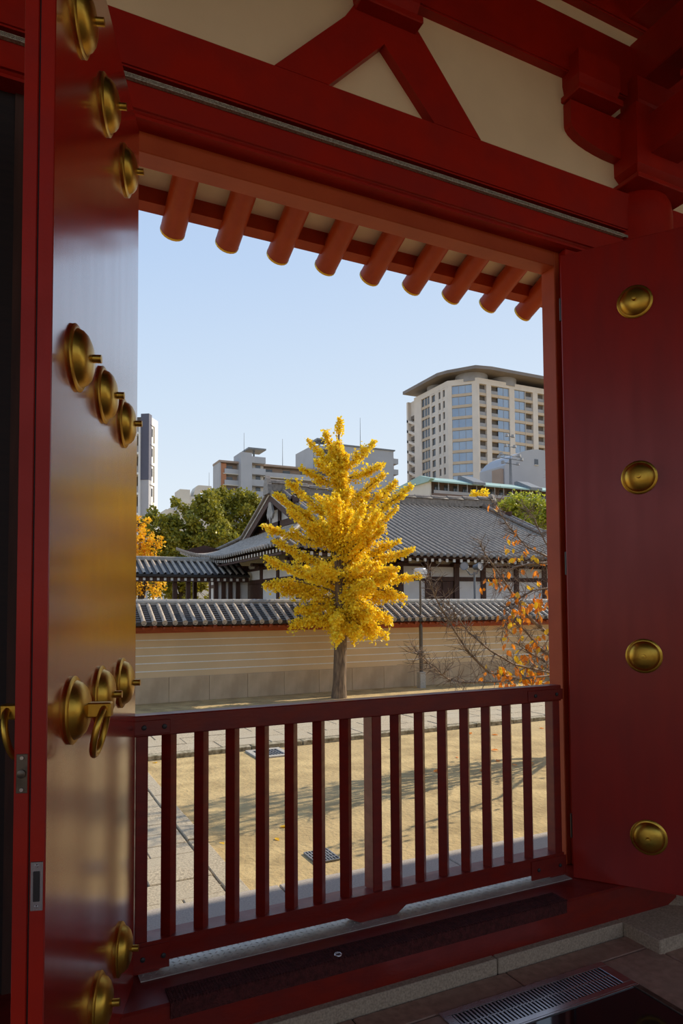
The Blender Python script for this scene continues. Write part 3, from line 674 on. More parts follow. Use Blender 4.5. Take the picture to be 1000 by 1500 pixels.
# main ridge with end ornaments
rg = MB()
for k in range(13):
    xa = GXL-0.15+(GXR-GXL+0.3)*k/13; xb = GXL-0.15+(GXR-GXL+0.3)*(k+1)/13
    za_ = 0.22*abs((xa+xb)/2-(GXL+GXR)/2)**2/41
    rg.bbox(xa, xb, HYR-0.20, HYR+0.20, HZR-0.15+za_, HZR+0.30+za_, 0.01); rg.bbox(xa, xb, HYR-0.26, HYR+0.26, HZR+0.22+za_, HZR+0.27+za_, 0.01)
    rg.tube([(xa, HYR, HZR+0.33+za_), (xb, HYR, HZR+0.33+za_)], 0.11, n=10)
rg.build('main_ridge', 'tile', hall, smooth=40)
for sx_, X_ in ((-1, GXL-0.15), (1, GXR+0.15)):
    o = MB().prism([(HYR-0.36, HZR-0.1), (HYR+0.36, HZR-0.1), (HYR+0.30, HZR+0.35), (HYR+0.16, HZR+0.62), (HYR, HZR+0.80), (HYR-0.16, HZR+0.62), (HYR-0.30, HZR+0.35)], 'x', X_-0.10, X_+0.10)
    o.build('ridge_end_tile', 'tile', hall)
# verge ridges, hip ridges, bargeboards, gables
for sx_, XV in ((-1, GXL), (1, GXR)):
    XE = HXL if sx_ < 0 else HXR
    for yy in (1, -1):
        pts = []; brd = []
        for i in range(9):
            y = HYR - (HYR-HYF-HS+0.5)*i/8; z = prof((y-HYF)/(HYR-HYF)); Y_ = y if yy > 0 else 2*HYR-y
            pts.append(Vector((XV-sx_*0.55, Y_, z+0.16))); brd.append((Y_, z))
        vr = MB(); vr.tube(pts, [0.12]*9, n=8); vr.build('verge_ridge', 'tile', hall, smooth=50)
        tl = MB(); tl.tube([p+Vector((sx_*0.62, 0, -0.06)) for p in pts], 0.10, n=8); tl.build('verge_tiles', 'tile', hall, smooth=50)
        bb = MB(); vs = []; 
        for (Y_, z) in brd: vs += [(XV+sx_*0.02, Y_, z-0.02), (XV+sx_*0.02, Y_, z-0.42), (XV-sx_*0.06, Y_, z-0.02), (XV-sx_*0.06, Y_, z-0.42)]
        fs = []
        for i in range(8):
            q = i*4; fs += [(q, q+4, q+5, q+1), (q+2, q+3, q+7, q+6), (q, q+2, q+6, q+4), (q+1, q+5, q+7, q+3)]
        bo_ = fixn(bb.add(vs, fs).build('bargeboard', 'timber', hall))
        ln = MB(); ln.tube([(XV+sx_*0.04, Y_, z-0.06) for Y_, z in brd], 0.035, n=6); ln.build('board_edge', 'whitepaint', bo_)
        hp = []
        for i in range(9):
            t = i/8; y = HYF+HS*t; x = XE + (XV-XE)*t; hp.append(Vector((x, y if yy > 0 else 2*HYR-y, zfront(x, y)+0.14)))
        MB().tube(hp, 0.11, n=8).build('hip_ridge', 'tile', hall, smooth=50)
    yb = HYF+HS; g = [(yb-0.2, ZGB-0.15), (2*HYR-yb+0.2, ZGB-0.15)]
    tri = [(2*HYR-yb-0.3*0+0.0, ZGB+0.05)] 
    top = [(HYR-(HYR-yb)*(1-i/6), prof((HYR-(HYR-yb)*(1-i/6)-HYF)/(HYR-HYF))-0.25) for i in range(7)]
    poly = [(top[0][0], ZGB-0.3)] + top + [(2*HYR-p[0], p[1]) for p in reversed(top[:-1])] + [(2*HYR-top[0][0], ZGB-0.3)]
    XG = XV-sx_*0.55
    fixn(MB().prism(poly, 'x', XG-0.06, XG+0.06).build('gable_wall', 'hallwhite', hall))
    XF = XG+sx_*0.09
    gt = MB(); gt.box(XF-0.05, XF+0.05, HYR-0.14, HYR+0.14, ZGB-0.2, HZR-0.3); gt.box(XF-0.05, XF+0.05, HYR-3.6, HYR+3.6, ZGB+0.25, ZGB+0.55)
    for d_ in (-1, 1):
        gt.box(XF-0.05, XF+0.05, HYR+d_*1.6-0.1, HYR+d_*1.6+0.1, ZGB+0.5, ZGB+1.5)
    gt.box(XF-0.05, XF+0.05, HYR-2.3, HYR+2.3, ZGB+1.15, ZGB+1.38)
    gt.build('gable_timbers', 'timber', hall)
    fixn(MB().prism([(HYR-0.12, HZR-0.45), (HYR+0.12, HZR-0.45), (HYR+0.42, HZR-1.0), (HYR+0.26, HZR-1.25), (HYR+0.12, HZR-1.15), (HYR, HZR-1.5), (HYR-0.12, HZR-1.15), (HYR-0.26, HZR-1.25), (HYR-0.42, HZR-1.0)], 'x', XV-0.05, XV+0.05).build('gable_pendant', 'ridge', hall))
# walls
WX0, WX1, WY0, WY1 = 9.9, 24.7, 23.5, 36.5; WT = HZE-0.05
MB().box(WX0+0.05, WX1-0.05, WY0+0.05, WY1-0.05, ZG, WT).build('wall_core', 'hallcream', hall)
cols = [WX0] + [14.106-1.9*2, 14.106-1.9, 14.106, 15.40, 16.82, 18.20, 20.0, 21.6, 23.2, WX1]
cols = [WX0, 11.2, 12.65, 14.106, 15.40, 16.82, 18.20, 20.0, 21.6, 23.2, WX1]
for c in cols: MB().bbox(c-0.13, c+0.13, WY0-0.06, WY0+0.2, ZG, WT, 0.01).build('wall_post', 'timber', hall)
sy = [WY0, 24.0+0.0, 26.1, 28.1, 30.2, 32.3, 34.4, WY1]
for c in sy: MB().bbox(WX0-0.06, WX0+0.2, c-0.13, c+0.13, ZG, WT, 0.01).build('wall_post', 'timber', hall)
for z0, z1 in ((2.62, 2.80), (3.20, 3.31)):
    MB().box(WX0, WX1, WY0-0.03, WY0+0.1, z0, z1).build('tie_beam', 'timber', hall); MB().box(WX0-0.03, WX0+0.1, WY0, WY1, z0, z1).build('tie_beam', 'timber', hall)
for a, b in zip(cols[:-1], cols[1:]):
    if abs(a-15.40) < 0.1 or abs(a-12.65) < 0.1:
        for q in (0, 1):
            w_ = (b-a-0.26)/2; MB().bbox(a+0.13+q*w_+0.01, a+0.13+(q+1)*w_-0.01, WY0-0.01, WY0+0.08, ZG+0.3, 2.62, 0.02).build('door_panel', 'timber', hall)
    else: MB().box(a+0.13, b-0.13, WY0+0.0, WY0+0.08, ZG+0.3, 2.62).build('wall_panel', 'hallwhite', hall)
    MB().box(a+0.13, b-0.13, WY0+0.0, WY0+0.08, 2.80, 3.20).build('wall_panel', 'hallwhite', hall)
for a, b in zip(sy[:-1], sy[1:]):
    if abs(a-28.1) < 0.1: MB().bbox(WX0-0.02, WX0+0.08, a+0.13, b-0.13, ZG+0.3, 2.62, 0.02).build('door_panel', 'timber', hall)
    else: MB().box(WX0, WX0+0.08, a+0.13, b-0.13, ZG+0.3, 2.62).build('wall_panel', 'hallwhite', hall)
    MB().box(WX0, WX0+0.08, a+0.13, b-0.13, 2.80, 3.20).build('wall_panel', 'hallwhite', hall)
bk1 = MB().bbox(-0.28, 0.28, -0.25, 0.1, -0.28, -0.12, 0.03).bbox(-0.12, 0.12, -0.5, 0, -0.14, 0, 0.03).mesh('eave_bracket', 'timber')
for c in cols: inst('eave_bracket', bk1, hall, (c-17, WY0-30, WT-ZG))
for c in sy: inst('eave_bracket', bk1, hall, (WX0-17, c-30, WT-ZG), (0, 0, -PI/2))
# rafters with white painted ends
raf = MB(); rend = MB()
x = HXL+0.3
while x < HXR-0.2:
    z = HZE+lift(min(x-HXL, HXR-x))-0.16
    raf.add([(x-0.05, HYF+0.18, z-0.06), (x+0.05, HYF+0.18, z-0.06), (x+0.05, HYF+0.18, z+0.06), (x-0.05, HYF+0.18, z+0.06), (x-0.05, WY0, z+0.34), (x+0.05, WY0, z+0.34), (x+0.05, WY0, z+0.46), (x-0.05, WY0, z+0.46)],
            [(0, 1, 5, 4), (1, 2, 6, 5), (2, 3, 7, 6), (3, 0, 4, 7)])
    rend.box(x-0.055, x+0.055, HYF+0.16, HYF+0.185, z-0.065, z+0.055); x += 0.34
y = HYF+0.3
while y < HYB-0.2:
    z = HZE+lift_s(y)-0.16
    raf.add([(HXL+0.18, y-0.05, z-0.06), (HXL+0.18, y+0.05, z-0.06), (HXL+0.18, y+0.05, z+0.06), (HXL+0.18, y-0.05, z+0.06), (WX0, y-0.05, z+0.34), (WX0, y+0.05, z+0.34), (WX0, y+0.05, z+0.46), (WX0, y-0.05, z+0.46)],
            [(0, 1, 5, 4), (1, 2, 6, 5), (2, 3, 7, 6), (3, 0, 4, 7)])
    rend.box(HXL+0.16, HXL+0.185, y-0.055, y+0.055, z-0.065, z+0.055); y += 0.34
rr_ = raf.build('eave_rafters', 'timber', hall, kind='stuff'); rend.build('rafter_ends', 'whitepaint', rr_, kind='stuff')
MB().box(HXL+0.25, HXR-0.25, HYF+0.2, HYF+0.3, HZE-0.10, HZE-0.02).build('eave_fascia', 'timber', hall)
MB().box(HXL+0.2, HXL+0.3, HYF+0.25, HYB-0.25, HZE-0.10, HZE-0.02).build('eave_fascia', 'timber', hall)

# ---- covered corridor joined to the hall
CY0 = 29.3; CZE = onY(300, 842, CY0).z; CYR = CY0+1.7; CZR = onY(260, 818, CYR).z-0.1
co = thing('covered_corridor', 'covered walkway with a tiled roof and slim posts beside the hall', 'building', (3, CYR, ZG))
XA, XB = -8.0, 9.75
fixn(MB().prism([(CY0, CZE), (CYR, CZR), (2*CYR-CY0, CZE), (2*CYR-CY0, CZE-0.1), (CYR, CZR-0.14), (CY0, CZE-0.1)], 'x', XA, XB).build('roof_pan', 'tiledark', co))
rw = MB(); dd = MB(); x = XA+0.1
while x < XB:
    halftube(rw, [Vector((x, CY0, CZE+0.02)), Vector((x, (CY0+CYR)/2, (CZE+CZR)/2-0.0+0.02)), Vector((x, CYR, CZR+0.02))], Vector((0, -0.35, 0.93)), Vector((1, 0, 0)), 0.07, 5)
    dd.box(x-0.05, x+0.05, CY0+0.10, CY0+0.13, CZE-0.26, CZE-0.15); x += 0.29
rw.build('roof_cover_tiles', 'tilelight', co, smooth=60, kind='stuff'); dd.build('rafter_ends', 'whitepaint', co, kind='stuff')
MB().bbox(XA, XB, CYR-0.16, CYR+0.16, CZR-0.05, CZR+0.16, 0.03).build('ridge', 'ridge', co)
MB().box(XA, XB, CY0+0.14, CY0+0.40, CZE-0.30, CZE-0.10).build('eave_beam', 'timber', co)
x = -7.2
for px in (256, 275.5, 316, 327, 337, 348):
    X_ = onY(px, 860, CY0+0.45).x
    MB().bbox(X_-0.09, X_+0.09, CY0+0.36, CY0+0.54, ZG, CZE-0.12, 0.01).build('post', 'timber', co)
for X_ in (-7.0, -4.6, -2.2, 0.2, 2.6): MB().bbox(X_-0.09, X_+0.09, CY0+0.36, CY0+0.54, ZG, CZE-0.12, 0.01).build('post', 'timber', co)
for X_ in (-6.0, -3.2, -0.4, 2.4, 5.2, 8.0): MB().bbox(X_-0.09, X_+0.09, 2*CYR-CY0-0.54, 2*CYR-CY0-0.36, ZG, CZE-0.12, 0.01).build('post', 'timber', co)
xa_, xb_ = onY(319, 860, CY0+0.5).x, WX0-0.1
MB().box(xa_, xb_, CY0+0.46, CY0+0.52, ZG, CZE-0.2).build('wall_panel', 'hallwhite', co)
for z in (1.3, 1.75): MB().bbox(XA, xa_, CY0+0.42, CY0+0.48, z, z+0.06, 0.01).build('handrail', 'timber', co)

# ================================================================== TREES
def leafquads(m, pts, size, rr, droop=0.0, fan=False):
    for p in pts:
        sz = size*rr.uniform(0.65, 1.25)
        a = Vector((rr.gauss(0, 1), rr.gauss(0, 1), rr.gauss(0, 0.8)-droop)).normalized()
        b = a.cross(Vector((rr.gauss(0, 1), rr.gauss(0, 1), rr.gauss(0, 1)))).normalized()
        p = Vector(p)
        if fan: m.add([p, p+a*sz*0.75+b*sz*0.55, p+a*sz*1.0+b*sz*0.05, p+a*sz*0.75-b*sz*0.55], [(0, 1, 2, 3)])
        else: m.add([p, p+a*sz*0.5+b*sz*0.32, p+a*sz, p+a*sz*0.5-b*sz*0.32], [(0, 1, 2, 3)])
def bez(p0, p1, p2, n):
    return [p0*((1-t)**2)+p1*(2*t*(1-t))+p2*(t*t) for t in [i/n for i in range(n+1)]]

# ---- ginkgo
TX, TY = 8.56, 17.6
gk = thing('ginkgo_tree', 'tall golden yellow ginkgo tree standing before the long wall', 'tree', (TX, TY, ZG))
rg_ = random.Random(11)
trunk = [(TX-0.06, TY, ZG-0.05), (TX-0.04, TY, ZG+0.4), (TX+0.0, TY, 0.5), (TX+0.02, TY, 1.6), (TX-0.02, TY+0.03, 3.0), (TX+0.02, TY, 4.5), (TX-0.02, TY, 6.0), (TX+0.0, TY, 7.0)]
MB().tube(trunk, [0.24, 0.195, 0.185, 0.17, 0.13, 0.085, 0.04, 0.012], n=14).build('trunk', 'bark', gk, smooth=60)
def tz(py): return onY(498, py, TY).z
def trunk_at(z):
    for a, b in zip(trunk[:-1], trunk[1:]):
        if a[2] <= z <= b[2]:
            t = (z-a[2])/(b[2]-a[2]); return Vector(a)*(1-t)+Vector(b)*t
    return Vector(trunk[-1])
seen = [(640,497,612),(690,450,642),(685,476,630),(690,549,645),(705,562,678),(712,440,684),(705,462,672),(745,563,692),(775,580,703),(785,604,709),(765,420,703),(785,402,722),(805,422,745),(800,384,768),
        (835,400,790),(855,387,815),(872,388,853),(885,410,862),(888,433,892),(905,424,914),(795,560,752),(830,606,803),(825,585,790),(850,616,842),(872,596,872),(888,574,908),(898,548,932),(902,520,934),(905,455,905),(850,560,840),(800,450,770),(760,540,725)]
limbs = []
for sy_, tx_, ty_ in seen:
    dy = rg_.uniform(-0.5, 0.5); tip = onY(tx_, ty_, TY+dy); st_ = trunk_at(min(tz(sy_), 6.7)); limbs.append((st_, tip))
for k in range(84):                        # limbs towards and away from the gate
    z = 0.95+5.3*(k/84)**1.0; st_ = trunk_at(z); a = rg_.uniform(0, 2*PI)
    env = 2.25*(1-((z-0.9)/6.2)**1.3)*(0.55+0.45*min(1, (z-0.5)/1.6))+0.25
    L_ = env*rg_.uniform(0.55, 0.95)
    L_ *= 0.38 if z > 4.4 else (0.62 if z > 3.4 else 1.0)
    if k % 2: a = -PI/2+rg_.gauss(0, 0.7)
    if abs(math.cos(a)) > 0.8: a += PI/3
    rise = 0.75*L_ if z > 2.6 else (0.25*L_ if z > 1.8 else -0.15*L_)
    tip = st_+Vector((math.cos(a)*L_, math.sin(a)*L_, rise))
    if tip.z < 2.4: tip.y = min(tip.y, 17.95)
    limbs.append((st_, tip))
br = MB(); fol = MB()
for st_, tip in limbs:
    L_ = (tip-st_).length; low = tip.z < 2.3
    mid = (st_+tip)/2 + Vector((0, 0, 0.16*L_ if low else -0.06*L_))
    pts = bez(st_, mid, tip, 7)
    br.tube(pts, [max(0.008, (0.02+0.012*L_)*(1-0.85*i/7)) for i in range(8)], n=5)
    nl = int(300*L_+50); leaves = []
    for _ in range(nl):
        t = rg_.uniform(0.08, 1.0)**0.75; i = min(6, int(t*7)); q = pts[i].lerp(pts[i+1], t*7-i)
        sp_ = 0.085*(1.2-0.85*t)
        leaves.append(q+Vector((rg_.gauss(0, sp_), rg_.gauss(0, sp_), rg_.gauss(0, sp_)-(abs(rg_.gauss(0, 0.10)) if low else 0.02))))
    # twigs carrying leaf clusters
    for _ in range(int((6.5 if low else 4)*L_)+(2 if low else 0)):
        t = rg_.uniform(0.15, 0.9); i = min(6, int(t*7)); q = pts[i].lerp(pts[i+1], t*7-i)
        dr = (tip-st_).normalized()
        d = (Vector((rg_.gauss(0, 1), rg_.gauss(0, 1), rg_.gauss(0, 0.6)))+dr*0.9).normalized()
        if low: d.z -= rg_.uniform(0.3, 1.3)
        else: d.z += rg_.uniform(0.0, 0.4)
        d.normalize(); l_ = rg_.uniform(0.22, 0.55)*(1.1-0.65*t)*min(1.2, 0.4+L_*0.4)*(1.0 if low else 0.8)
        e_ = q+d*l_; br.tube([q, q.lerp(e_, 0.6)+Vector((0, 0, 0.02)), e_], [0.009, 0.006, 0.003], n=3)
        for _ in range(int(150*l_)+16):
            u = rg_.uniform(0.1, 1.05); leaves.append(q+d*l_*u+Vector((rg_.gauss(0, 0.052), rg_.gauss(0, 0.052), rg_.gauss(0, 0.052)-0.01)))
    leafquads(fol, leaves, 0.070, rg_, 0.45, fan=True)
br.build('branches', 'bark', gk, smooth=60, kind='stuff'); fol.build('foliage', 'gleaf', gk, kind='stuff')
print('ginkgo leaves', len(fol.f))

# ---- leafy crowns behind the wall
def crown_tree(name, label, base, clumps, leafm, nleaf, size, seed, trunk_h, group=None, sparse=1.0):
    t_ = thing(name, label, 'tree', base, group=group); r_ = random.Random(seed); b = Vector(base)
    top = sum((Vector(c[:3]) for c in clumps), Vector())/len(clumps)
    m = MB(); m.tube([b-Vector((0, 0, 0.05)), b+Vector((0.05, 0, trunk_h*0.5)), b+Vector((0, 0, trunk_h)), top], [0.26, 0.2, 0.15, 0.05], n=8)
    m.build('trunk', 'darkbark', t_, smooth=60)
    bm2 = MB(); f = MB()
    for (x, y, z, r) in clumps:
        c = Vector((x, y, z)); s0 = b+Vector((0, 0, trunk_h*r_.uniform(0.6, 1.0)))
        bm2.tube(bez(s0, (s0+c)/2+Vector((0, 0, 0.3)), c, 4), [0.09, 0.07, 0.05, 0.035, 0.02], n=5)
        pts = []; n_ = int(nleaf*r*r)
        sub = [(c+Vector((r_.gauss(0, 1), r_.gauss(0, 1), r_.gauss(0, 0.8))).normalized()*r*r_.uniform(0.35, 0.95), r*r_.uniform(0.22, 0.4)) for _ in range(16)]
        for q, _ in sub: bm2.tube([c, q], [0.025, 0.008], n=3)
        for _ in range(n_):
            q, rr2 = r_.choice(sub); d = Vector((r_.gauss(0, 1), r_.gauss(0, 1), r_.gauss(0, 1))).normalized()
            pts.append(q+d*rr2*(r_.random()**0.45))
        leafquads(f, pts, size, r_, 0.1)
    bm2.build('branches', 'darkbark', t_, kind='stuff'); f.build('foliage', leafm, t_, kind='stuff')
def PC(px, py, D, r, dd=0): p = onD(px, py, D+dd); return (p.x, p.y, p.z, r)
D1 = 52
g = onD(265, 888, D1); crown_tree('evergreen_tree', 'broad dark green tree behind the covered corridor and hall gable', (g.x, g.y, ZG),
    [PC(235,795,D1,1.7),PC(262,768,D1,1.9),PC(285,790,D1,1.9,-1),PC(300,752,D1,1.8),PC(318,785,D1,1.8,-1),PC(250,825,D1,1.7,-1),PC(288,830,D1,1.7,-1),PC(225,765,D1,1.1),PC(240,860,D1,1.6),PC(290,865,D1,1.6)], 'greenleaf', 760, 0.29, 21, 4.0, 'trees behind the corridor')
g = onD(350, 888, D1+8); crown_tree('evergreen_tree', 'taller olive green tree rising against the hall gable', (g.x, g.y, ZG),
    [PC(330,748,D1+8,1.8),PC(352,735,D1+8,1.7),PC(368,745,D1+8,1.7),PC(345,775,D1+8,1.9),PC(372,775,D1+8,1.8),PC(318,730,D1+8,1.1),PC(340,810,D1+8,1.8)], 'greenleaf', 760, 0.29, 22, 5.0, 'trees behind the corridor')
D2 = 44
g = onD(205, 888, D2); crown_tree('maple_tree', 'amber orange autumn tree behind the covered corridor', (g.x, g.y, ZG),
    [PC(203,768,D2,0.75),PC(206,790,D2,0.85),PC(222,800,D2,0.75),PC(232,792,D2,0.5),PC(205,818,D2,0.85),PC(225,822,D2,0.6),PC(205,862,D2,0.8),PC(228,858,D2,0.8),PC(190,800,D2,1.1),PC(185,845,D2,1.2)], 'yleaf', 420, 0.20, 23, 3.5)
D3 = 50
g = onD(765, 888, D3); crown_tree('camphor_tree', 'bright green tree above the right end of the hall roof', (g.x, g.y, ZG),
    [PC(735,752,D3,1.3),PC(755,742,D3,1.2),PC(775,742,D3,1.4),PC(795,755,D3,1.4),PC(760,770,D3,1.6),PC(790,785,D3,1.6),PC(815,765,D3,1.5),PC(735,775,D3,1.3)], 'greenleaf2', 640, 0.24, 24, 5.0)
g = onD(700, 888, D3+8); crown_tree('ginkgo_tree', 'yellow treetop just showing over the hall ridge', (g.x, g.y, ZG),
    [PC(695,726,D3+8,0.7),PC(706,725,D3+8,0.6),PC(700,735,D3+8,1.0),PC(700,760,D3+8,1.2)], 'gleaf', 500, 0.22, 25, 6.0)

# ---- orange-leaved tree beside the gate
OY = 9.0
ot = thing('cherry_tree', 'half-bare tree with orange leaves and long drooping branches', 'tree', (10.6, 9.2, ZG))
ro = random.Random(5); tb = MB(); tw = MB(); lf = []
base_ = Vector((10.6, 9.2, ZG)); fork = Vector((10.35, 9.15, 0.35))
tb.tube([base_-Vector((0, 0, 0.05)), base_+Vector((-0.05, 0, 0.5)), fork], [0.26, 0.2, 0.17], n=12); tb.build('trunk', 'darkbark', ot, smooth=60)
def opath(pxs, dy=0.0, dy2=0.0):
    n = len(pxs); return [onY(px, py, OY+dy+(dy2-dy)*i/max(1, n-1)) for i, (px, py) in enumerate(pxs)]
main = [
 ([(880,1005),(804,985),(752,973),(718,953),(687,927),(668,902),(655,880)], 0.0, -0.7, 0.030),
 ([(880,1012),(790,1000),(715,985),(687,957),(659,914),(642,884),(632,862),(625,840)], -0.2, -0.9, 0.030),
 ([(880,1000),(802,990),(724,999),(677,1000),(655,994),(640,983),(622,968),(610,955)], -0.4, -1.2, 0.024),
 ([(880,985),(802,972),(778,958),(752,940)], 0.2, 0.3, 0.030),
 ([(880,960),(804,930),(774,904),(750,870),(730,839),(711,813),(704,800)], 0.1, -0.3, 0.040),
 ([(890,870),(802,824),(774,826),(752,831),(735,845),(728,862)], 0.3, 0.0, 0.034),
 ([(890,860),(800,815),(770,800),(745,772),(732,752),(722,735)], 0.6, 0.3, 0.026),
 ([(895,900),(830,850),(796,790),(782,760),(770,742)], 0.4, 0.8, 0.026),
 ([(880,960),(806,962),(790,950),(770,925),(745,905)], 0.5, 0.4, 0.050),
 ([(890,880),(810,860),(780,865),(755,880),(742,905),(736,925)], -0.3, -0.4, 0.026),
 ([(900,800),(850,740),(820,700)], 0.4, 0.2, 0.04), ([(920,830),(930,720),(925,640)], 0.4, 0.8, 0.05), ([(900,860),(860,760),(850,690)], -0.3, -0.6, 0.035),
 ([(950,930),(990,860),(1060,800)], 0.2, -0.6, 0.05), ([(945,900),(970,780),(1000,680)], 0.6, 1.2, 0.05), ([(930,940),(900,900),(860,880)], -1.2, -2.0, 0.035)]
allp = []
for pxs, a, b, r in main:
    P_ = [fork] + opath(pxs, a, b)
    n = len(P_); tw.tube(P_, [r*(1.3 if i == 0 else 1)*(1-0.86*i/(n-1)) for i in range(n)], n=6)
    for i in range(1, n-1):
        for _ in range(9): t = ro.random(); allp.append((P_[i].lerp(P_[i+1], t), (P_[i+1]-P_[i]).normalized(), i/(n-1)))
tips = []
for q, d, t in allp:                       # twigs
    for _ in range(2):
        v = (d*0.8+Vector((ro.gauss(0, 0.7), ro.gauss(0, 0.7), ro.gauss(0.05, 0.7)))).normalized(); l_ = ro.uniform(0.15, 0.55)*(1.1-0.5*t)
        e_ = q+v*l_; k_ = q.lerp(e_, 0.5)+Vector((ro.gauss(0, 0.03), ro.gauss(0, 0.03), ro.gauss(0, 0.03)))
        tw.tube([q, k_, e_], [0.006, 0.0045, 0.002], n=3); tips += [k_, e_]
        for _ in range(2):
            v2 = (v+Vector((ro.gauss(0, 0.7), ro.gauss(0, 0.7), ro.gauss(0, 0.7)))).normalized(); e2 = k_+v2*l_*0.5
            tw.tube([k_, e2], [0.003, 0.0015], n=3); tips.append(e2)
tw.build('branches', 'twig', ot, smooth=60, kind='stuff')
def leaf_mesh(nm):
    vs = [(0,0,0),(0.022,0.024,0.004),(0.03,0.05,0.006),(0.018,0.08,0.003),(0,0.105,-0.006),(-0.018,0.08,0.003),(-0.03,0.05,0.006),(-0.022,0.024,0.004),(0,0.05,-0.004)]
    return MB().add(vs, [(0,1,8),(1,2,8),(2,3,8),(3,4,8),(4,5,8),(5,6,8),(6,7,8),(7,0,8)]).mesh(nm, 'oleaf', smooth=80)
LM = [leaf_mesh('leaf')]
lm2 = leaf_mesh('leaf_amber'); lm2.materials[0] = M['yleaf']; LM.append(lm2)
def proj(p):
    d = Vector(p)-CAM; z = d.dot(FW); return CX+F_PX*d.dot(RT)/z, CY-F_PX*d.dot(UP)/z
zones = [(790,885,22,16,28),(765,885,26,20,30),(760,990,38,14,62),(735,985,16,12,18),(775,955,30,18,36),(745,905,14,12,16),(785,935,18,16,14),(745,785,14,12,12),(770,812,28,14,18),(735,845,22,14,14),(790,850,14,25,14),(722,742,6,8,4),(797,985,10,14,14),(755,930,25,18,14),(715,850,10,10,6)]
cand = [(t_, proj(t_)) for t_ in tips]; nleaf = 0
for zx, zy, sx_, sy_, cnt in zones:
    for _ in range(cnt):
        tx_, ty_ = ro.gauss(zx, sx_*0.6), ro.gauss(zy, sy_*0.6)
        best = min(cand, key=lambda c: (c[1][0]-tx_)**2+(c[1][1]-ty_)**2)
        d2 = (best[1][0]-tx_)**2+(best[1][1]-ty_)**2
        p = best[0]+Vector((ro.gauss(0, 0.035), ro.gauss(0, 0.05), ro.gauss(0, 0.035)))
        s_ = ro.uniform(0.85, 1.45)
        o = inst('leaf', LM[1 if ro.random() < 0.28 else 0], ot, p-Vector((10.6, 9.2, ZG)), (ro.uniform(-2.4, -0.8), ro.gauss(0, 0.5), ro.uniform(0, 2*PI)), (s_, s_, s_)); nleaf += 1
ol = MB(); off = [t_ for t_, q in cand if q[0] > 815]
leafquads(ol, [ro.choice(off)+Vector((ro.gauss(0, 0.06), ro.gauss(0, 0.06), ro.gauss(0, 0.06))) for _ in range(500)], 0.11, ro, 0.5)
ol.build('foliage', 'oleaf', ot, kind='stuff')
print('orange leaves', nleaf)
# fallen leaves
fallen = [(690,1075),(705,1110),(765,1109),(730,1076),(701,1128),(634,1130),(711,1075),(758,1121),(789,1066),(740,1085),(728,1115),(781,1118),(609,1120),(572,1097),(668,1108),(718,1098),(750,1078),(775,1072)]
for px, py in fallen:
    p = onZ(px, py, ZG+0.012); o = bpy.data.objects.new('fallen_leaf', LM[0]); COL.objects.link(o); o.location = p; s_ = ro.uniform(0.9, 1.5); o.scale = (s_, s_, s_)
    o.rotation_euler = (ro.gauss(0, 0.12), ro.gauss(0, 0.12), ro.uniform(0, 6.28)); tag(o, 'small orange fallen leaf lying on the sand', 'leaf', 'fallen orange leaves on the sand')
for px, py in ((409,1211),(403,1227),(230,1117),(350,1113),(322,1234)):
    p = onZ(px, py, ZG+(0.012 if px != 322 else 0.06)); o = bpy.data.objects.new('fallen_leaf', LM[1]); COL.objects.link(o); o.location = p; s_ = ro.uniform(0.8, 1.3); o.scale = (s_, s_, s_)
    o.rotation_euler = (ro.gauss(0, 0.12), ro.gauss(0, 0.12), ro.uniform(0, 6.28)); tag(o, 'small yellow fallen leaf near the paved path', 'leaf', 'fallen yellow leaves near the path')

# ================================================================== LAMPS
LB = onZ(617, 1006, ZG); LY = 18.45; LX = onY(617, 1000, LY).x
lp = thing('street_lamp', 'slim brown lamp post with a white head before the long wall', 'lamp', (LX, LY, ZG))
zl = lambda py: onY(617, py, LY).z
MB().bbox(LX-0.105, LX+0.105, LY-0.105, LY+0.105, ZG-0.02, zl(984), 0.012).build('footing', 'concrete', lp)
MB().tube([(LX, LY, zl(984)), (LX, LY, zl(919))], 0.058, n=14).build('lower_pole', 'pole', lp, smooth=40)
MB().lathe([(0.058, 0), (0.064, 0.02), (0.036, 0.09)], (LX, LY, zl(919)), n=14).build('collar', 'pole', lp, smooth=40)
MB().tube([(LX, LY, zl(919)), (LX, LY, zl(848))], 0.034, n=12).build('upper_pole', 'pole', lp, smooth=40)
hz0, hz1 = zl(848), zl(832)
hd = MB().bbox(LX-0.17, LX+0.19, LY-0.17, LY+0.17, hz0+0.02, hz1, 0.05, 3).build('lamp_head', 'lampwhite', lp, smooth=50)
MB().lathe([(0.10, 0), (0.13, 0.03)], (LX, LY, hz0-0.01), n=14).build('head_socket', 'pole', hd, smooth=40)
FY = 21.2; FX = onY(695, 860, FY).x
fz = lambda py: onY(695, py, FY).z
fd = thing('floodlight_mast', 'grey twin floodlights on a slim mast behind the long wall', 'floodlight', (FX, FY, ZG))
MB().tube([(FX, FY, ZG), (FX, FY, fz(838))], 0.045, n=10).build('mast', 'metalgrey', fd, smooth=40)
MB().tube([(FX-0.40, FY, fz(834)), (FX-0.2, FY, fz(842)), (FX, FY, fz(841)), (FX+0.12, FY, fz(840)), (FX+0.18, FY, fz(834))], 0.028, n=8).build('yoke', 'metalgrey', fd, smooth=40)
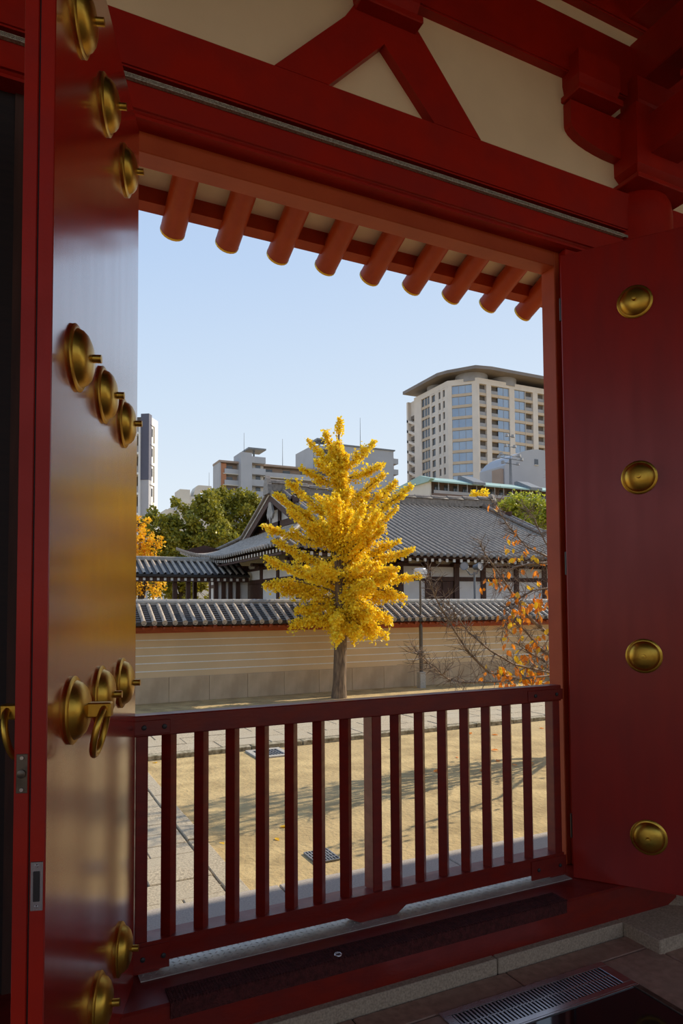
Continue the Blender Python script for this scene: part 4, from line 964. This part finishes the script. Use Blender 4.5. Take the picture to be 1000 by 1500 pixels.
for X_, a_ in ((FX-0.44, -0.9), (FX+0.17, 0.25)):
    dv = Vector((math.sin(a_), -math.cos(a_), 0.1)).normalized(); c = Vector((X_, FY, fz(830)))
    h_ = MB().lathe([(0.08, -0.2), (0.10, -0.18), (0.11, -0.06), (0.15, 0.06), (0.16, 0.12), (0.15, 0.12), (0.13, 0.10)], c, dv, n=18).build('lamp_housing', 'metalgrey', fd, smooth=40)
    MB().lathe([(0.14, 0.095), (0.13, 0.105)], c, dv, n=18).build('lens', 'hotelgrey', h_, smooth=40)

# ================================================================== CITY BUILDINGS BEYOND
def zD(px, py, P): return CAM.z + (onD(px, py, 1.0)-CAM).z*((Vector(P)-CAM).dot(f0))
# ---- tall beige hotel
D = 190.0
A = onD(655, 560, D); A.z = 0
YH = A.y; XH = A.x
yL = onX(607, 650, XH).y
chord = onP(700, 600, Vector((XH, YH, 0)), Vector((1, 1, 0)).normalized()); CXR, CYR_ = chord.x, chord.y      # end of the 45 degree corner
XHR = onY(870, 600, CYR_).x
ht = thing('hotel_tower', 'tall beige hotel tower with chamfered corner and oversailing roof slab', 'building', (XH+15, YH+10, ZG))
ztop = zD(655, 558, (XH, YH, 0))
foot = [(XH, yL), (XH, YH), (CXR, CYR_), (XHR, CYR_), (XHR, yL)]
def inset(poly, d):
    c = (sum(p[0] for p in poly)/len(poly), sum(p[1] for p in poly)/len(poly))
    return [(p[0]+(c[0]-p[0])*d, p[1]+(c[1]-p[1])*d) for p in poly]
fixn(MB().prism([(p[0]+(0.9 if i < 2 else 0.6), p[1]+(0.9 if i in (2, 3) else 0.6)) for i, p in enumerate(foot)], 'z', ZG, ztop-0.3).build('core', 'recess_shade', ht))
FH = 16.75/1000*D            # floor height
rowz = [zD(675, 564, ((XH+CXR)/2, (YH+CYR_)/2, 0))-k*FH for k in range(0, 20)]   # window heads
WH = 2.35
def facade(name, o, u, n, spans, L, heads, zlow, ztp, mat_, th=1.0, spandrel='hoteltan'):
    """piers between spans, spandrels between floors; o = start, u = along, n = outward"""
    o = Vector(o); u = Vector(u); n = Vector(n)
    def slab_(a, b, z0, z1, off0, off1, nm, m, parent=ht):
        v = []
        for z in (z0, z1):
            for (s_, t_) in ((a, off0), (b, off0), (b, off1), (a, off1)): p = o+u*s_+n*t_; v.append((p.x, p.y, z))
        return fixn(MB().add(v, [(3,2,1,0),(4,5,6,7),(0,1,5,4),(1,2,6,5),(2,3,7,6),(3,0,4,7)]).build(nm, m, parent))
    cur = 0.0
    for a, b, kind in spans:
        if a-cur > 0.05: slab_(cur, a, zlow, ztp, -th, 0, 'pier', mat_)
        cur = b
    if L-cur > 0.05: slab_(cur, L, zlow, ztp, -th, 0, 'pier', mat_)
    top = heads[0]+0.05
    slab_(0, L, top, ztp, -th, 0.04, 'parapet', mat_)
    for a, b, kind in spans:
        for k, h in enumerate(heads):
            if h-WH < zlow: break
            slab_(a, b, max(zlow, heads[k]-FH+0.05), h-WH, -th, -0.12, 'spandrel', spandrel if kind != 's' else mat_)
            if kind == 'g':
                w_ = slab_(a, b, h-WH, h, -0.45, -0.35, 'window', 'bglass')
                nm_ = max(2, int((b-a)/1.6))
                for i in range(1, nm_): slab_(a+(b-a)*i/nm_-0.05, a+(b-a)*i/nm_+0.05, h-WH, h, -0.36, -0.28, 'mullion', 'brail', w_)
            elif kind in 'ws':
                w_ = slab_(a, b, h-WH, h-(0 if kind == 'w' else 0.4), -0.45, -0.35, 'window', 'dwin')
                if kind == 's': slab_(a, b, h-0.4, h, -0.6, 0, 'window_head', mat_, w_)
                if kind == 'w':
                    for i in (1, 2): slab_(a+(b-a)*i/3-0.12, a+(b-a)*i/3+0.12, h-WH, h, -0.36, -0.25, 'mullion', 'hotel', w_)
            else:
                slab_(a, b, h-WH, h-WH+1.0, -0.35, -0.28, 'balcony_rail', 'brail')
zlow = 12.0
def along(u0_, pts, fn): return pts
sl_ = []
for a, b, k in ((652, 649, 's'), (645.6, 642.6, 's'), (637.6, 632.4, 's'), (629.6, 617.4, 'w')):
    sl_.append((onX(a, 650, XH).y-YH, onX(b, 650, XH).y-YH, k))
facade('side', (XH, YH, 0), (0, 1, 0), (-1, 0, 0), sl_, yL-YH, rowz, zlow, ztop, 'hotel')
uc = Vector((CXR-XH, CYR_-YH, 0)); LC = uc.length; uc.normalize(); nc = Vector((uc.y, -uc.x, 0))
def cs(px): p = onP(px, 620, Vector((XH, YH, 0)), nc); return (Vector((p.x, p.y, 0))-Vector((XH, YH, 0))).dot(uc)
facade('corner', (XH, YH, 0), uc, nc, [(cs(662), cs(691.5), 'g')], LC, rowz, zlow, ztop, 'hotel')
sp_ = []
for a, b, k in ((702.6, 713, 'b'), (720, 730.4, 'b'), (730.6, 746.7, 'g'), (754, 770, 'g'), (770.2, 781, 'b'), (788, 798, 'b'), (798.2, 813, 'g'), (820, 836, 'g'), (836.2, 846, 'b')):
    sp_.append((onY(a, 620, CYR_).x-CXR, onY(b, 620, CYR_).x-CXR, k))
facade('front', (CXR, CYR_, 0), (1, 0, 0), (0, -1, 0), sp_, XHR-CXR, rowz, zlow, ztop, 'hotel')
# penthouse drum, oversailing roof slab
zpt = zD(655, 546, (XH, YH, 0))-2.6
fixn(MB().prism([(p[0]+(5 if i in (0, 1) else 1.0), p[1]+(5 if i in (2, 3) else 1.0)) for i, p in enumerate(foot)], 'z', ztop-1, zpt+2.2).build('penthouse', 'hotelgrey', ht))
for px, py, r in ((690, 552, 4.6), (735, 552, 4.0), (640, 560, 3.0)):
    p = onP(px, py, Vector((XH+3, YH+3, 0)), nc) if px < 700 and px > 650 else (onY(px, py, CYR_+3.6) if px > 700 else onX(px, py, XH+3.6))
    MB().lathe([(r, ztop-0.8), (r, zpt+2.0)], (p.x, p.y+0.0, 0), n=28).build('penthouse_bay', 'hotelgrey', ht, smooth=40)
rs = [(XH-2.2, yL+3), (XH-2.2, YH+2.0), (XH-1.0, YH-1.2), (CXR-2.2, CYR_-2.0), (CXR+2.5, CYR_-3.0), (XHR+2, CYR_-3.0), (XHR+2, yL+3)]
fixn(MB().prism(rs, 'z', zpt+1.9, zpt+2.8).build('roof_slab', 'canopy', ht))
# stair tower with open landings behind the side face
ys1 = onX(595, 650, XH).y
zst = zD(600, 590, (XH, ys1, 0))
MB().box(XH+1.2, XH+8, yL, ys1, ZG, zst).build('stair_tower', 'hotel', ht)
for k in range(12):
    h = rowz[1]-k*FH
    o_ = MB().box(XH+0.4, XH+1.25, yL+0.5, yL+(ys1-yL)*0.55, h-1.4, h-0.2).build('stair_landing', 'recess_shade', ht)
    st2 = MB(); vs = [(XH+0.2, yL+0.3, h-2.6), (XH+0.2, ys1, h-0.7), (XH+0.2, ys1, h-1.5), (XH+0.2, yL+0.3, h-3.4)]
    st2.add(vs+[(v[0]+1.0, v[1], v[2]) for v in vs], [(0,1,2,3),(7,6,5,4),(0,4,5,1),(1,5,6,2),(2,6,7,3),(3,7,4,0)]); fixn(st2.build('stair_flight', 'hotel', ht))
MB().box(XH+0.2, XH+1.4, ys1-0.8, ys1, ZG, zst).build('pier', 'hotel', ht)

# ---- generic block in its own frame (u along the facade to the right, v away)
class Blk:
    def __init__(s, name, label, px, D, ang=0.0):
        p = onD(px, 750, D); s.o = Vector((p.x, p.y, 0)); s.a = ang
        s.t = thing(name, label, 'building', (p.x, p.y, ZG), ang)
        s.u = Vector((math.cos(ang), math.sin(ang), 0)); s.v = Vector((-math.sin(ang), math.cos(ang), 0))
    def U(s, px, v=0.0): p = onP(px, 750, s.o+s.v*v, s.v); return (Vector((p.x, p.y, 0))-s.o).dot(s.u)
    def V(s, px, u=0.0): p = onP(px, 750, s.o+s.u*u, s.u); return (Vector((p.x, p.y, 0))-s.o).dot(s.v)
    def Z(s, px, py, v=0.0): return onP(px, py, s.o+s.v*v, s.v).z
    def ZU(s, px, py, u=0.0): return onP(px, py, s.o+s.u*u, s.u).z
    def box(s, nm, m, u0, u1, v0, v1, z0, z1, parent=None):
        return MB().box(u0, u1, v0, v1, z0-ZG, z1-ZG).build(nm, m, parent or s.t, world=False)

# ---- white slim tower on the far left
b = Blk('apartment_tower', 'slim white apartment tower with slate panel and square windows', 217.5, 100.0, -YAW-0.135)
zt = b.Z(217.5, 606); dpt = b.V(230.5); uL = b.U(170)
b.box('side_wall', 'bwhite', -1.2, 0, 0, dpt, ZG, zt-0.3)
b.box('body', 'bwhite', uL, -0.05, 0.9, dpt, ZG, zt-0.6)
zc_ = b.Z(212, 703)
b.box('slate_panel', 'bdark', b.U(206.0), 0.05, -0.15, 0.9, zc_, zt); b.box('grey_panel', 'bgrey', b.U(206.0), 0.03, -0.1, 0.9, ZG, zc_)
b.box('white_fin', 'bwhite', b.U(204.2), b.U(206.0), -0.5, 0.9, ZG, zt-1.6)
for k in range(9):
    z = b.Z(202, 624)-k*3.0
    sl2 = b.box('balcony_slab', 'bwhite', uL, b.U(204.2), -0.6, 0.9, z-1.35, z-1.05); b.box('balcony_rail', 'brail', uL, b.U(204.2), -0.6, -0.5, z-1.05, z-0.1); b.box('balcony_recess', 'recess_shade', uL, b.U(204.2), 0.6, 0.95, z-1.05, z+1.5)
va, vb = b.V(218.6), b.V(225.3)
for k in range(7):
    z1 = b.ZU(222, 623)-k*3.0
    fr = b.box('window', 'bwhite', -0.02, 0.02, va, vb, z1-2.5, z1)
    b.box('reveal_shade', 'recess_shade', 0.0, 0.05, va, vb, z1-0.14, z1, fr); b.box('reveal_shade', 'recess_shade', 0.0, 0.05, vb-0.35, vb, z1-2.5, z1, fr)  # dark strips painted in as reveal shade; the window lies flush
    b.box('pane', 'dwin', 0.0, 0.06, va+(vb-va)*0.35, va+(vb-va)*0.6, z1-1.7, z1-0.5, fr)

# ---- grey apartment block with access balconies
b = Blk('apartment_block', 'grey apartment block with balconies and a stair tower behind the treetops', 323.0, 170.0)
zt = b.Z(323, 675); uR = b.U(462); dpt = b.V(314)
b.box('body', 'aptgrey', 0, uR, 1.6, dpt, ZG, zt-0.4); b.box('end_wall', 'aptgrey', -0.4, 0.0, -0.2, dpt, ZG, zt)
b.box('roof_slab', 'aptbrown', -0.5, uR, -0.4, dpt, zt-0.35, zt+0.15)
ut0, ut1, ut2 = b.U(349), b.U(365), b.U(386)
for k in range(5):
    z = zt-0.5-k*2.85
    for a_, c_ in ((0.6, ut0), (ut2, uR)):
        b.box('balcony_panel', 'aptgrey', a_+0.4, c_, -0.1, 0.1, z-2.5, z-1.35); b.box('balcony_recess', 'aptbrown', a_, c_, 1.3, 1.65, z-1.35, z-0.1); b.box('floor_slab', 'beige', a_, c_, -0.1, 1.6, z-2.7, z-2.5)
        n_ = int((c_-a_)/5)
        for i in range(n_+1): b.box('window', 'dwin', a_+0.8+i*5.0, a_+2.8+i*5.0, 1.2, 1.32, z-1.3, z-0.35)
    b.box('orange_pier', 'aptorange', 0.0, 1.5, 0.2, 1.6, z-2.85, z)
b.box('stair_tower', 'aptgrey', ut0, ut1, -2.2, 4, ZG, b.Z(355, 665))
for k in range(4):
    z = b.Z(375, 671)-k*2.95
    b.box('landing_wall', 'aptgrey', ut1, ut2, -1.6, 1.6, z-1.6, z); b.box('landing_recess', 'beige', ut1, ut2, 0.2, 1.6, z-2.95, z-1.6); b.box('opening', 'dwin', ut1+1.8, ut1+3.0, 0.0, 0.25, z-2.8, z-1.7)
zc2 = b.Z(372, 660)
b.box('canopy_roof', 'metalgrey', b.U(361), b.U(387), -1.5, 4, zc2, zc2+0.4); b.box('canopy_post', 'metalgrey', b.U(372), b.U(374), 0.5, 1.0, zt, zc2)
for px, py in ((360, 632), (417, 641)):
    U_ = b.U(px); m_ = MB().tube([(U_, 1.5, zt-1-ZG), (U_, 1.5, b.Z(px, py)-ZG)], [0.09, 0.04], n=6).build('aerial', 'metalgrey', b.t, world=False)

# ---- blank grey slab block behind the ginkgo
b = Blk('slab_block', 'plain grey slab block with a blank wall behind the ginkgo top', 484.0, 185.0)
zt = b.Z(484, 651); uR = b.U(577)
b.box('blank_wall', 'aptgrey', 0, uR, 0, 8, ZG, zt); b.box('roof_edge', 'metalgrey', -0.3, uR+0.4, -0.3, 8, zt, zt+0.35)
b.box('side_body', 'aptgrey', -4.5, 0, 1.2, 14, ZG, zt-0.3)
for k in range(5):
    z = zt-1.5-k*3.1
    b.box('balcony_panel', 'aptgrey', -4.6, 0, 0.2, 0.5, z-2.4, z-1.2); b.box('balcony_recess', 'recess_shade', -4.4, -0.2, 0.9, 1.25, z-1.2, z+0.2)
    b.box('balcony_end', 'aptgrey', uR, uR+1.8, 0.4, 5, z-2.0, z-0.5); b.box('orange_wall', 'aptorange', uR, uR+0.9, 1.4, 7, z-3.1, z)
b.box('canopy_roof', 'metalgrey', b.U(466), b.U(486), 0.5, 5, b.Z(470, 644), b.Z(470, 644)+0.5); b.box('canopy_post', 'metalgrey', b.U(472), b.U(474), 2, 2.5, zt-1, b.Z(470, 644))
U_ = b.U(532); MB().tube([(U_, 1.5, zt-ZG), (U_, 1.5, b.Z(532, 610)-ZG)], [0.09, 0.04], n=6).build('aerial', 'metalgrey', b.t, world=False)

# ---- low beige building with a rounded roof housing
b = Blk('beige_building', 'low beige building with rounded roof housing beyond the green tree', 262.0, 130.0)
zA = b.Z(262, 737); zB_ = b.Z(266, 716)
b.box('body', 'beige', 0, b.U(318), 0, 10, ZG, zA+0.2); b.box('parapet', 'beige', -0.1, b.U(318), -0.1, 0.2, zA, zA+0.35)
b.box('roof_house', 'beige', b.U(264), b.U(279), 0.4, 5, zA, zB_); b.box('roof_house', 'beige', b.U(279), b.U(312), 0.6, 6, zA, b.Z(290, 727))
pl = [(b.U(285), b.Z(290, 727))] + [(b.U(285)+ (b.U(293)-b.U(285))*(1-math.cos(t/6*PI/2)), b.Z(290, 727)+(b.Z(290, 709.5)-b.Z(290, 727))*math.sin(t/6*PI/2)) for t in range(1, 7)] + [(b.U(311), b.Z(290, 709.5)), (b.U(312), b.Z(290, 712)), (b.U(309), b.Z(290, 717)), (b.U(295), b.Z(290, 717)), (b.U(293), b.Z(290, 727))]
fixn(MB().prism([(p[0], p[1]-ZG) for p in pl], 'y', 0.8, 4).build('rounded_housing', 'beige', b.t, world=False))
b.box('low_block', 'beige', b.U(246), -0.2, 2, 10, ZG, b.Z(250, 744))
U_ = b.U(309); MB().tube([(U_, 1.5, zA-ZG), (U_, 1.5, b.Z(309, 690)-ZG)], [0.07, 0.03], n=6).build('aerial', 'metalgrey', b.t, world=False)

# ---- brown building with green copper eaves
b = Blk('copper_roof_building', 'brown balcony building with pale green copper eaves before the hotel', 634.0, 110.0)
uR = b.U(860); z0_, z1_ = b.Z(634, 704.5), b.Z(634, 697.5)
b.box('body', 'brownclad', 0, uR, 2.0, 14, ZG, z1_); b.box('end_wall', 'beige', -0.3, 0.0, 0.4, 11, ZG, z0_+0.4)
segs = ((632, 702), (705, 784), (790, 860))
for a_, c_ in segs:
    ua, uc_ = b.U(a_), b.U(c_)
    fixn(MB().prism([(-0.6, z0_-ZG), (2.6, z1_-ZG+0.35), (2.6, z1_-ZG), (-0.6, z0_-ZG-0.25)], 'x', ua, uc_).build('copper_eave', 'copper', b.t, world=False))
for px in (700, 783):
    ua = b.U(px)
    fixn(MB().prism([(-1.0, z0_-ZG-0.2), (-1.0, z0_-ZG+0.25), (2.6, z1_-ZG+1.1), (3.4, z1_-ZG+1.1), (3.4, z1_-ZG)], 'x', ua-1.6, ua+0.9).build('roof_break', 'metalgrey', b.t, world=False))
fixn(MB().prism([(0.3, z0_-ZG-0.1), (12, b.ZU(607, 713)-ZG), (12, b.ZU(607, 713)-ZG+0.3), (2.6, z1_-ZG+0.5), (-0.6, z0_-ZG+0.3)], 'x', -0.7, 0.1).build('verge', 'copper', b.t, world=False))
zr0, zr1 = b.Z(634, 722.5), b.Z(634, 719)
b.box('balcony_slab', 'brownclad', 0, uR, -0.4, 2.0, b.Z(634, 731), zr0); b.box('balcony_rail', 'brail', 0, uR, -0.4, -0.3, zr0, zr1+0.1); b.box('balcony_back', 'brownclad', 0, uR, 1.6, 2.05, zr0, z1_)
for k in range(14):
    u_ = 1.0+k*1.9; b.box('balcony_post', 'brail', u_, u_+0.12, -0.2, -0.08, zr0, z0_); b.box('window', 'dwin', u_+0.4, u_+1.4, 1.5, 1.62, zr0+0.4, z0_-0.2)
b.box('lower_slab', 'beige', 0, uR, -0.9, 2.0, b.Z(634, 735), b.Z(634, 733.5)); b.box('lower_wall', 'brownclad', 0, uR, -0.2, 2.0, ZG, b.Z(634, 735))

# ---- pale building with an arched parapet
b = Blk('arched_building', 'pale grey building with an arched parapet and small window', 740.0, 135.0)
uR = b.U(835); zS = b.Z(740, 690); zP_ = b.Z(776, 657)
pl = [(0, zS-25)] + [(uR*i/12, zS + (zP_-zS)*math.sin(PI*(0.02+0.90*i/12))**0.55) for i in range(13)] + [(uR, zS-25)]
fixn(MB().prism([(p[0], p[1]-ZG) for p in pl], 'y', 0, 8).build('arched_wall', 'aptgrey', b.t, world=False))
b.box('base_wall', 'aptgrey', 0, uR, 0.2, 8, ZG, zS-20); wn = b.box('window', 'dwin', b.U(784), b.U(789), -0.1, 0.05, b.Z(786, 681), b.Z(786, 673)); b.box('window_sill', 'beige', b.U(783.5), b.U(789.5), -0.2, 0.0, b.Z(786, 682), b.Z(786, 681), wn)
b.box('brick_pier', 'aptbrown', -0.8, -0.05, 0.3, 3, ZG, b.Z(737, 686))
an = thing('aerial_mast', 'lattice aerial mast standing before the arched building', 'aerial', tuple(onD(751, 888, 128).xy)+(ZG,))
p0 = onD(751, 888, 128); zt_ = onD(751, 622, 128).z
for dx, dy in ((-0.4, -0.4), (0.4, -0.4), (0.4, 0.4), (-0.4, 0.4)): MB().tube([(p0.x+dx, p0.y+dy, ZG), (p0.x+dx*0.25, p0.y+dy*0.25, onD(751, 672, 128).z)], 0.07, n=5).build('mast_leg', 'metalgrey', an)
MB().tube([(p0.x, p0.y, ZG+10), (p0.x, p0.y, zt_)], [0.10, 0.04], n=6).build('mast_pole', 'metalgrey', an)
for py, l_ in ((640, 0.8), (655, 1.2), (668, 2.4), (673, 3.0), (680, 2.0)):
    z = onD(751, py, 128).z; MB().tube([(p0.x-l_, p0.y, z+0.2), (p0.x+l_, p0.y, z)], 0.09, n=5).build('mast_arm', 'metalgrey', an)
    for sx_ in (-1, 1): MB().lathe([(0.35, 0), (0.30, 0.5)], (p0.x+sx_*l_*0.9, p0.y, z), (0, 0, 1), n=8).build('antenna', 'brail', an)

# ================================================================== ADDED UNSEEN CLOISTER BEHIND THE GATE HALL (put in to warm the lacquer reflections)
rc_ = thing('added_rear_cloister', 'long cream cloister with red posts, added unseen behind the gate hall for door reflections', 'building', (0, -24, ZG))
MB().box(-40, 60, -25.6, -25.4, ZG, 2.6).build('wall_panel', 'wallbody', rc_)
fixn(MB().prism([(-23.0, 2.5), (-25.5, 3.7), (-28.0, 2.5), (-28.0, 2.35), (-25.5, 3.5), (-23.0, 2.35)], 'x', -40, 60).build('roof', 'tile', rc_))
MB().box(-40, 60, -23.75, -23.5, 2.1, 2.4).build('eave_beam', 'red', rc_)
pm = MB().tube([(0, 0, 0), (0, 0, 3.1)], 0.14, n=12).mesh('post', 'red', smooth=40)
for k in range(-15, 24): inst('post', pm, rc_, (k*2.5, 0.38, 0))
